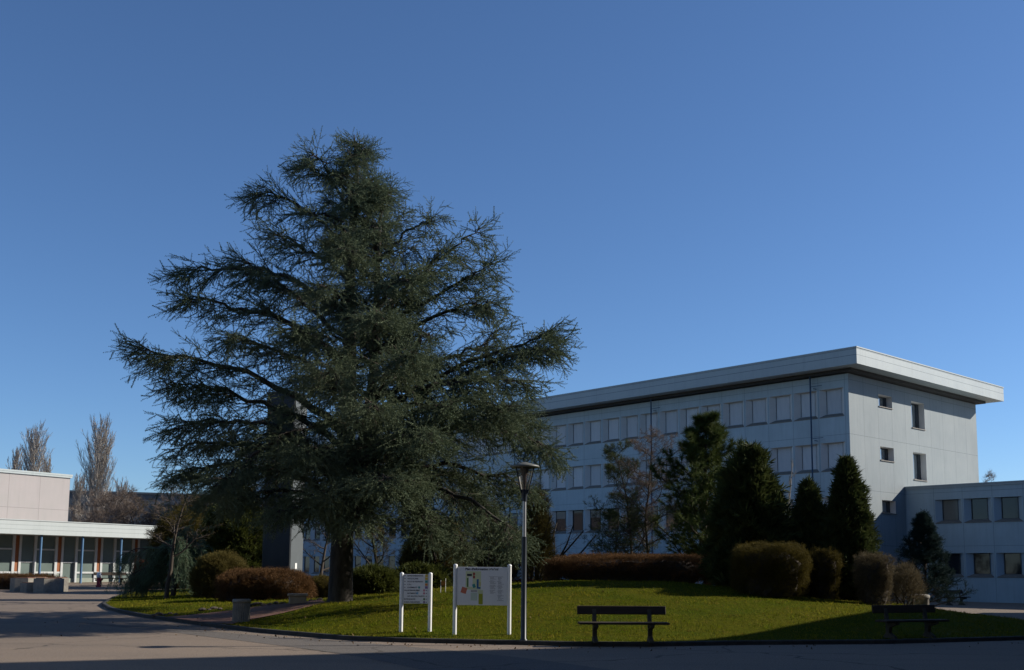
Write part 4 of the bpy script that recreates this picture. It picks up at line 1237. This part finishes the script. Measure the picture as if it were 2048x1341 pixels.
# ------------------------------------------------------------------ hedges and shrubs
def shrub(name, base, ext, n, leaf, tmpl, size, label, cat, seed, power=2.6, rz=0.0, upw=.6, stems=8, core=True, shell=.72, vase=0.0, group=None, spread=1.0, cut=.55):
    """rounded or clipped shrub: twigs over and through a superellipsoid of half sizes ext"""
    rng = np.random.default_rng(seed)
    base = np.array([base[0], base[1], h1(base[0], base[1]) - .06])
    root = tag(empty(name, base, rz), label, cat, group)
    ex, ey, hz = ext
    d = nrm(rng.normal(size=(n, 3))); d[:, 2] = np.abs(d[:, 2]) * 1.0 + rng.uniform(-.75, 0, n) * (rng.uniform(0, 1, n) < .5)
    d = nrm(d)
    s = (np.abs(d) ** power).sum(1) ** (-1 / power)
    lump = 1 + .07 * np.sin(d[:, 0] * 7 + seed) * np.sin(d[:, 2] * 6 + d[:, 1] * 5) + rng.normal(0, .025, n)
    r_ = (shell + (1 - shell) * rng.uniform(0, 1, n) ** .5) * lump
    q = d * (s * r_)[:, None]
    zz_ = q[:, 2]
    k = 1 - vase * (1 - np.clip((zz_ + 1) / 2, 0, 1)) ** 1.2
    P = np.column_stack([q[:, 0] * ex * k, q[:, 1] * ey * k, (zz_ + cut) / (1 + cut) * hz])
    kp = zz_ > -cut
    P, d = P[kp], d[kp]; n = len(P); P[:, 2] = np.maximum(P[:, 2], .03)
    D_ = nrm(d * np.array([1, 1, .6]) * spread + np.array([0, 0, upw]) + rng.normal(0, .35, (n, 3)))
    P = P - D_ * size * .45
    parts = scatter(rng, tmpl, P, D_, rng.uniform(.6, 1.25, n) * size, 0)
    if core:
        nu, nv = 22, 11
        V = []
        for j in range(nv + 1):
            ph = -math.pi / 2 + math.pi * j / nv
            for i in range(nu):
                th_ = 2 * math.pi * i / nu
                e = np.array([math.cos(ph) * math.cos(th_), math.cos(ph) * math.sin(th_), math.sin(ph)])
                ss_ = (np.abs(e) ** power).sum() ** (-1 / power) * rng.uniform(.66, .80)
                e = e * ss_; kk = 1 - vase * (1 - min(max((e[2] + 1) / 2, 0), 1)) ** 1.2
                V.append((e[0] * ex * kk, e[1] * ey * kk, (max(e[2], -cut) + cut) / (1 + cut) * hz))
        Fc = []
        for j in range(nv):
            for i in range(nu):
                a, b = j * nu + i, j * nu + (i + 1) % nu
                Fc += [(a, b, b + nu), (a, b + nu, a + nu)]
        parts.append((np.array(V), np.array(Fc), 1))
    np_mesh('foliage', parts, [leaf, M['twigbark']], root)
    if stems:
        sp_ = grow(rng, np.column_stack([rng.uniform(-.35, .35, stems) * ex * (1 - vase), rng.uniform(-.35, .35, stems) * ey * (1 - vase), np.full(stems, -.05)]), np.column_stack([rng.normal(0, .3, stems), rng.normal(0, .3, stems), np.ones(stems)]), np.full(stems, hz * .75), np.full(stems, .018 + .01 * hz), [dict(m=5, wob=.1)])
        np_mesh('stem', skel(sp_), [M['twigbark']], root, smooth=True)
    return root
def px_shrub(name, u0, u1, vt, vb, Y, depth, n, leaf, tmpl, size, label, cat, seed, **kw):
    """shrub whose outline spans u0..u1 and vt..vb at distance Y"""
    c = at((u0 + u1) / 2, vb, Y)
    g = h1(c[0], c[1])
    zt = at((u0 + u1) / 2, vt, Y)[2]
    ex = (u1 - u0) / 2 * Y / FPX
    return shrub(name, (c[0], c[1], g - .03), (ex, depth / 2, max(zt - g, .3)), n, leaf, tmpl, size, label, cat, seed, **kw)
px_shrub('hedge', 1098, 1440, 1107, 1167, 37.5, 1.8, 11000, LF['brown'], STICK, .17, 'long low clipped reddish-brown hedge along the crest of the lawn', 'hedge', 1, power=5.0, upw=.7)
px_shrub('hedge', 437, 622, 1136, 1208, 40.5, 2.6, 9000, LF['brown'], STICK, .18, 'clipped brown hedge left of the cedar trunk behind the litter bin', 'hedge', 2, power=3.6, upw=.6)
px_shrub('shrub', 384, 497, 1103, 1196, 44.0, 2.4, 5500, LF['olive'], STICK, .26, 'round olive and orange-brown shrub left of the brown hedge', 'shrub', 3, power=2.3, upw=.8)
px_shrub('hedge', 618, 668, 1150, 1196, 44.5, 1.6, 2600, LF['box'], STICK, .2, 'short dark hedge directly behind the cedar trunk', 'hedge', 4, power=3.2)
px_shrub('yew', 692, 800, 1132, 1201, 39.0, 2.4, 4200, LF['yew'], FAN, .24, 'low dark spreading yew with yellow-green tips just right of the cedar trunk', 'shrub', 5, power=2.2, upw=.2)
px_shrub('yew', 780, 900, 1126, 1194, 40.5, 2.4, 4200, LF['yew'], FAN, .24, 'low dark spreading yew behind the direction sign and the map board', 'shrub', 6, power=2.2, upw=.2)
px_shrub('hedge', 1466, 1613, 1086, 1190, 33.0, 2.2, 9500, LF['box'], STICK, .16, 'tall dark clipped box-shaped hedge block right of the long brown hedge', 'hedge', 7, power=6.5, upw=.6, vase=.18)
px_shrub('shrub', 1618, 1683, 1096, 1196, 33.6, 1.0, 2600, LF['box'], STICK, .16, 'narrow vase-shaped shrub between two dark conifers and the clipped block', 'shrub', 8, power=5.0, vase=.5, upw=.9)
px_shrub('shrub', 1712, 1786, 1104, 1198, 32.8, 1.2, 3000, LF['pale'], STICK, .16, 'flat-topped pale-twigged shrub catching sunlight at the right end of the lawn', 'shrub', 9, power=5.0, vase=.4, upw=.9, shell=.5)
px_shrub('shrub', 1772, 1852, 1118, 1198, 34.5, 1.5, 1500, LF['pale'], STICKB, .3, 'bare twiggy rounded bush beside the flat-topped pale shrub', 'shrub', 10, power=2.0, upw=.5, shell=.35, core=False)
px_shrub('shrub', 262, 302, 1118, 1182, 56.0, 1.4, 1600, LF['rust'], STICK, .2, 'small rust-coloured shrub beside the weeping cedar in front of the pavilion', 'shrub', 11, power=2.2)
px_shrub('hedge', -60, 122, 1146, 1172, 58.0, 1.5, 4200, LF['brown'], STICK, .2, 'low brown hedge behind the concrete planters at the pavilion', 'hedge', 12, power=3.6)
px_shrub('shrub', 1036, 1112, 960, 1170, 46.0, 2.6, 3800, LF['olive'], STICKB, .5, 'tall yellowish twiggy shrub right of the lamp pole below the cedar', 'shrub', 13, power=2.0, upw=1.0, shell=.3, core=False)
px_shrub('shrub', 930, 1045, 1020, 1175, 45.0, 2.4, 3800, LF['olive'], STICKB, .45, 'twiggy upright shrub behind the map board with many thin stems', 'shrub', 14, power=2.2, upw=1.2, shell=.3, core=False, stems=26)
px_shrub('shrub', 800, 940, 1040, 1180, 48.0, 3.0, 3600, LF['box'], STICK, .4, 'dark tall shrub filling the gap behind the yews under the cedar', 'shrub', 15, power=2.4)
px_shrub('shrub', 395, 540, 1000, 1190, 55.0, 4.0, 6000, LF['yew'], FAN, .38, 'large dark evergreen shrub behind the round olive shrub', 'shrub', 16, power=2.4, upw=.4)
px_shrub('shrub', 300, 420, 1020, 1185, 62.0, 4.0, 5000, LF['box'], STICK, .45, 'dark dense shrub behind the weeping cedar', 'shrub', 17, power=2.3)
px_shrub('shrub', 1000, 1090, 1155, 1172, 42.0, 1.2, 900, LF['rust'], STICK, .16, 'very low rust-red ground shrub behind the lamp at the lawn crest', 'shrub', 18, power=2.4, core=False, stems=0)

# ------------------------------------------------------------------ conifers and broadleaf trees
def conifer(name, base, hgt, rad_, n, leaf, tmpl, size, label, seed, power=.8, up=.5, lumps=.25, tips=.12, low=.0, trunk=.1):
    rng = np.random.default_rng(seed)
    base = np.array([base[0], base[1], h1(base[0], base[1]) - .05])
    root = tag(empty(name, base), label, 'tree')
    h = rng.uniform(low, 1, n) ** 1.0
    h = low + (1 - low) * (1 - np.sqrt(1 - rng.uniform(0, .9995, n)))
    th_ = rng.uniform(0, 6.283, n)
    lum = 1 + lumps * np.sin(3 * th_ + 9 * h + seed) * np.cos(13 * h + 2 * th_) + .7 * lumps * np.sin(8 * th_ + 3 * np.sin(17 * h)) * np.sin(31 * h + 2 * th_) + rng.normal(0, .05, n) + np.where(rng.uniform(0, 1, n) < tips, rng.uniform(.05, .4, n), 0)
    R = rad_ * np.clip(1 - (h - low) / (1 - low), 0, 1) ** power * np.minimum(1, .55 + (h - low) * 6) * lum
    r_ = R * np.sqrt(rng.uniform(.25, 1, n))
    P = np.column_stack([r_ * np.cos(th_), r_ * np.sin(th_), h * hgt])
    D_ = nrm(np.column_stack([np.cos(th_), np.sin(th_), np.full(n, up)]) + rng.normal(0, .3, (n, 3)))
    P[:, 2] = np.maximum(P[:, 2] - .0, .05)
    nb = 60
    bt = rng.uniform(max(low, .03), .97, nb); ba = rng.uniform(0, 6.28, nb)
    bl = rad_ * (1 - (bt - low) / (1 - low)) ** power * .85 + .05
    S = np.zeros((nb, 4, 3))
    for j in range(4): S[:, j] = np.column_stack([np.cos(ba) * bl * j / 3, np.sin(ba) * bl * j / 3, bt * hgt + up * .5 * bl * j / 3])
    tk = np.column_stack([np.zeros(6), np.zeros(6), np.linspace(-.1, .98, 6) * hgt])
    np_mesh('trunk', [(*tubes(tk[None], np.linspace(trunk, .015, 6)[None], 8), 0), (*tubes(S, np.array([[.03, .022, .014, .008]]) * np.ones((nb, 1)), 4), 0)], [M['twigbark']], root, smooth=True)
    np_mesh('crown', scatter(rng, tmpl, P - D_ * size * .4, D_, rng.uniform(.6, 1.3, n) * size, 0), [leaf], root)
    return root
def px_conifer(name, u, vt, vb, Y, halfw, *a, **kw):
    c = at(u, vb, Y); g = h1(c[0], c[1]); zt = at(u, vt, Y)[2]
    return conifer(name, (c[0], c[1]), zt - g, halfw * Y / FPX, *a, **kw)
px_conifer('thuja', 1700, 905, 1195, 34.7, 60, 9000, LF['thuja'], FAN, .30, 'tall dark pointed conifer with ragged right edge in front of the gable', 31, power=.66, up=.9, lumps=.24, tips=.28)
px_conifer('thuja', 1622, 953, 1195, 35.3, 50, 7500, LF['thuja'], FAN, .26, 'shorter dark pointed conifer left of the tallest one before the gable', 32, power=.55, up=1.1, lumps=.2, tips=.22)
px_conifer('thuja', 1508, 882, 1185, 35.6, 84, 12000, LF['thuja'], FAN, .36, 'broad dark rounded conifer behind the clipped hedge block', 33, power=.5, up=.8, lumps=.38, tips=.3)
def fit(lv, hg, spread, pc=96):
    top = max(float(P[..., 2].max()) for P, _ in lv)
    q = lv[-1][0].reshape(-1, 3)
    k = spread / np.percentile(np.hypot(q[:, 0], q[:, 1]), pc)
    return [(P * np.array([k, k, hg / top]), R) for P, R in lv]

def layered(name, u, vt, vb, Y, halfw, nwh, label, seed, leaf, tmpl, size, perb=6, upb=.12, low=.12, ang=75, ktuft=7, trunk=.16, shape=None, lv_=(.7, 1.2), tf=.15):
    """open whorled conifer such as a pine"""
    rng = np.random.default_rng(seed)
    c = at(u, vb, Y); g = h1(c[0], c[1]); hg = at(u, vt, Y)[2] - g
    base = np.array([c[0], c[1], g - .05])
    root = tag(empty(name, base), label, 'tree')
    R = halfw * Y / FPX
    sh = shape or (lambda t: np.clip(1.15 - t, .08, 1) ** .8)
    lv = grow(rng, [0, 0, 0], [0, 0, 1.0], hg, trunk, [dict(m=9, wob=.02, tip=.12), dict(n=nwh, t0=low, t1=.985, ang=ang, angv=9, len=R / hg, shape=sh, lv=lv_, upb=upb, m=6, wob=.08, rad=.35, rmin=.015),
                                                     dict(n=perb, t0=.2, ang=42, len=.42, m=4, upb=upb * 1.3, wob=.1, rad=.5, rmin=.008, flat=.3)])
    lv = fit(lv, hg, R * .92)
    P1, d1, _ = along(rng, lv[2][0], ktuft, tf, 1.0)
    P2, d2, _ = along(rng, lv[1][0], ktuft + 2, .45, 1.0)
    P3, d3, _ = along(rng, lv[0][0], 26, .9, 1.0)
    P = np.concatenate([P1, P2, P3]); D_ = nrm(np.concatenate([d1, d2, d3]) + rng.normal(0, .25, (len(P1) + len(P2) + len(P3), 3)) + np.array([0, 0, .15]))
    np_mesh('trunk', skel(lv), [M['twigbark']], root, smooth=True)
    np_mesh('crown', scatter(rng, tmpl, P, D_, rng.uniform(.7, 1.25, len(P)) * size, 0), [leaf], root)
    return root
layered('pine', 1418, 834, 1165, 44.0, 112, 92, 'broad dark green pine with tufted upswept branches before the shuttered facade', 41, LF['pine'], TUFT, .34, perb=7, upb=.17, low=.1, ktuft=6, ang=66, lv_=(.45, 1.3), tf=.4, shape=lambda t: np.clip(1.3 - 1.2 * t, .10, .82))

layered('fir', 1852, 1030, 1202, 45.0, 66, 80, 'small blue-green fir with upturned branches in front of the two-storey wing', 34, LF['spruce'], TWB, .26, perb=8, upb=.10, low=.05, ang=72, ktuft=8, trunk=.08, shape=lambda t: np.clip(1.02 - t, .03, 1))

def bare_tree(name, u, vt, vb, Y, spread, label, seed, mat, n1=9, n2=8, n3=7, upb=.1, leafy=None, trunk=.09, t0=.3, ang=45, leafsize=.2, fine=True, cat='tree', kleaf=2, group=None, Pbase=None, len1=None, wob=.14):
    rng = np.random.default_rng(seed)
    c = at(u, vb, Y) if Pbase is None else Pbase
    g = h1(c[0], c[1]); hg = at(u, vt, Y)[2] - g
    base = np.array([c[0], c[1], g - .05])
    root = tag(empty(name, base), label, cat, group)
    sp_ = [dict(m=8, wob=.05, tip=.25), dict(n=n1, t0=t0, ang=ang, angv=10, len=len1 or spread / hg, shape=lambda t: 1.1 - .6 * t, upb=upb, m=6, wob=wob, rad=.5, rmin=.012),
           dict(n=n2, t0=.25, ang=40, len=.5, upb=upb, m=5, wob=wob, rad=.5, rmin=.008), dict(n=n3, t0=.2, ang=38, len=.5, upb=upb, m=4, wob=wob * 1.2, rad=.55, rmin=.005)]
    lv = grow(rng, [0, 0, 0], [0, 0, 1.0], hg * .86, trunk, sp_)
    lv = fit(lv, hg, spread)
    np_mesh('trunk', skel(lv[:2]), [mat], root, smooth=True)
    parts = [(v, f, 0) for v, f, _ in skel(lv[2:], (4, 3, 3))]
    if leafy is not None:
        P, d, _ = along(rng, lv[3][0], kleaf, .3, 1)
        parts += scatter(rng, STICK if leafsize < .4 else STICKB, P, nrm(d + rng.normal(0, .4, d.shape)), rng.uniform(.6, 1.2, len(P)) * leafsize, 1)
    np_mesh('crown', parts, [mat] + ([leafy] if leafy is not None else []), root)
    return root
bare_tree('bare_tree', 1262, 878, 1130, 46.0, 1.9, 'slim dark half-bare tree left of the tallest bare tree, before the facade', 51, M['twigbark'], 26, 9, 7, .10, LF['thuja'], .08, .22, 48, .2)
bare_tree('bare_tree', 1306, 856, 1130, 45.5, 1.9, 'tallest slim bare tree with pale brown twigs between the pine and a darker tree', 52, M['twigbark'], 26, 9, 7, .13, LF['haze'], .08, .3, 44, .17)
bare_tree('bare_tree', 1228, 1012, 1130, 44.0, 2.4, 'low spreading bare tree leaning left behind the long brown hedge', 53, M['twigbark'], 14, 10, 8, .03, LF['thuja'], .07, .2, 65, .18)
bare_tree('bare_tree', 1110, 1040, 1150, 50.0, 1.8, 'low dark bare thicket tree at the left end of the long brown hedge', 54, M['twigbark'], 10, 9, 7, .03, None, .05, .15, 60)
bare_tree('bare_tree', 1552, 918, 1150, 47.0, 1.1, 'pale reddish bare tree showing between the dark conifers', 55, M['poplarbark'], 12, 8, 6, .12, None, .06, .3, 45)
bare_tree('bare_tree', 641, 1030, 1180, 50.0, 1.6, 'small bare tree with forked crown just left of the cedar trunk', 56, M['twigbark'], 9, 8, 7, .08, None, .11, .35, 50)
bare_tree('bare_tree', 332, 955, 1210, 43.0, 1.9, 'small dark bare tree with twisted spreading branches at the left tip of the lawn', 57, M['twigbark'], 8, 9, 8, .03, LF['box'], .10, .33, 55, .12, kleaf=1, wob=.2)
for i, (u, vt, Y, s_, lab) in enumerate([(455, 955, 66, 3.0, 'dark bare tree behind the cedar, left one of two beyond the dark tower'), (505, 975, 62, 2.6, 'dark bare tree behind the cedar close beside the dark tower'), (760, 960, 58, 3.0, 'dark bare tree seen under the cedar right of its trunk'), (880, 975, 57, 3.0, 'dark bare tree seen under the cedar behind the map board'), (985, 985, 55, 2.6, 'dark bare tree behind the lamp below the cedar limbs'), (395, 985, 64, 2.6, 'brown bare tree behind the weeping cedar at left')]):
    bare_tree('bare_tree', u, vt, 1170, Y, s_, lab, 60 + i, M['twigbark'], 11, 9, 8, .08, LF['box'] if i % 2 else LF['olive'], .11, .25, 48, .28)

# weeping cedar
def weeping():
    rng = np.random.default_rng(71)
    Y = 46.0; s_ = Y / FPX
    c = at(346, 1195, Y); base = np.array([c[0], c[1], h1(c[0], c[1]) - .05])
    root = tag(empty('weeping_cedar', base), 'grey-green weeping cedar with curtains of hanging branches at the left end of the lawn', 'tree')
    tk = np.array([[0, 0, 0], [.05, 0, .9], [-.02, 0, 1.7], [.1, 0, 2.4], [.3, .1, 2.8]])
    wood = [(*tubes(tk[None], np.array([[.12, .10, .09, .07, .04]]), 8), 0)]
    arms = []
    for dx, dy, z0, z1 in [(.95, -.2, 2.2, 2.35), (.8, .5, 2.1, 2.2), (1.05, .1, 1.8, 1.75), (.6, -.6, 1.9, 1.9), (-.9, -.1, 2.0, 1.7), (-1.3, .2, 1.7, 1.2), (-.6, .5, 2.2, 2.1), (.35, -.7, 2.3, 2.4), (.5, .1, 2.6, 2.75), (-1.9, -.4, 1.3, .75), (-2.3, 0, 1.9, 1.75), (1.15, -.4, 1.5, 1.3)]:
        t = np.linspace(0, 1, 8)[:, None]
        a = np.array([0, 0, z0]) + t * np.array([dx, dy, z1 - z0]) + np.array([0, 0, .3]) * np.sin(t * math.pi) + rng.normal(0, .03, (8, 3)); a[0] = (0, 0, z0)
        arms.append(a)
    arms = np.array(arms)
    wood.append((*tubes(arms, np.linspace(.045, .012, 8)[None] * np.ones((len(arms), 1)), 5), 0))
    P, d, t = along(rng, arms, 34, .15, 1.0)
    n = len(P); P = P + rng.normal(0, .05, (n, 3)) * np.array([1, 1, .3])
    L = np.minimum(P[:, 2] - .12, rng.uniform(.5, 2.2, n)); m = 7
    S = np.zeros((n, m, 3)); S[:, 0] = P; dd = nrm(d * .6 + np.array([0, 0, -.6]) + rng.normal(0, .25, (n, 3)))
    for j in range(1, m):
        S[:, j] = S[:, j - 1] + dd * (L / (m - 1))[:, None]; dd = nrm(dd + np.array([0, 0, -.5]) + rng.normal(0, .14, (n, 3)))
    S[..., 2] = np.maximum(S[..., 2], .08)
    wood.append((*tubes(S, np.linspace(.009, .004, m)[None] * np.ones((n, 1)), 3), 0))
    a, b, _ = along(rng, S, 13, .02, 1)
    np_mesh('trunk', wood, [M['twigbark']], root, smooth=True)
    np_mesh('crown', scatter(rng, TWB, a, nrm(b + rng.normal(0, .3, b.shape)), rng.uniform(.2, .34, len(a)), 0), [LF['weep']], root)
weeping()

# poplars and far trees
def poplar(u, vt, Y, halfw, seed, label, dens=1.0, vb=1040):
    rng = np.random.default_rng(seed)
    c = at(u, vb, Y); zt = at(u, vt, Y)[2]; g = h1(c[0], c[1]); hg = zt - g
    root = tag(empty('poplar', (c[0], c[1], g - .1)), label, 'tree', 'bare poplars beyond the pavilion')
    R = halfw * Y / FPX
    lv = grow(rng, [0, 0, 0], [0, 0, 1.0], hg, .012 * hg + .05, [dict(m=10, wob=.015, tip=.1), dict(n=int(64 * dens), t0=.10, t1=.98, ang=19, angv=5, len=R * 3.4 / hg, shape=lambda t: np.clip(.35 + 2.2 * t * (1.08 - t) * 1.6, .1, 1.2), upb=.16, m=6, wob=.05, rad=.3, rmin=.03),
                                                           dict(n=12, t0=.12, ang=17, len=.40, upb=.18, m=4, wob=.06, rad=.55, rmin=.022), dict(n=9, t0=.1, ang=18, len=.55, upb=.15, m=3, wob=.08, rad=.6, rmin=.016)])
    lv = fit(lv, hg, R * .95, 92)
    np_mesh('trunk', skel(lv[:2], (7, 4)), [M['poplarbark']], root, smooth=True)
    np_mesh('crown', [(v, f, 0) for v, f, _ in skel(lv[2:], (3, 3))], [M['poplarbark']], root)
poplar(182, 822, 120, 33, 81, 'tall bare poplar right of the pink hall, tallest of the far trees', 1.2)
poplar(62, 838, 130, 26, 82, 'bare poplar rising above the middle of the pink hall roof', 1.1)
poplar(30, 890, 135, 13, 83, 'narrow bare poplar left of the others above the pink hall roof', .8)
poplar(92, 905, 138, 13, 84, 'short bare poplar on the right side of the hall roof group', .8)
poplar(245, 950, 150, 16, 85, 'small pale bare poplar standing between the tall one and the cedar', .9)
poplar(155, 940, 140, 14, 86, 'thin bare poplar close against the right edge of the pink hall', .8)
for i, (u, vt, Y, s_, lab) in enumerate([(165, 985, 112, 4.0, 'brown bare tree behind the pavilion roof below the tall poplar'), (215, 990, 108, 4.0, 'brown bare tree behind the pavilion roof right of the tall poplar'), (285, 975, 105, 5.0, 'brown bushy bare tree behind the pavilion roof at the cedar edge'), (335, 965, 100, 5.0, 'brown bushy bare tree mostly hidden behind the outer cedar limbs'), (262, 992, 100, 3.6, 'low brown bare tree behind the right end of the pavilion roof'), (1974, 944, 118, 3.0, 'bare treetop showing above the roof of the two-storey wing')]):
    bare_tree('bare_tree', u, vt, 1060 if i < 5 else 1100, Y, s_, lab, 90 + i, M['twigbark'] if i in (2, 3, 4) else M['poplarbark'], 13, 9, 7, .1, LF['haze'], .16, .15, 42, .7, group=None)
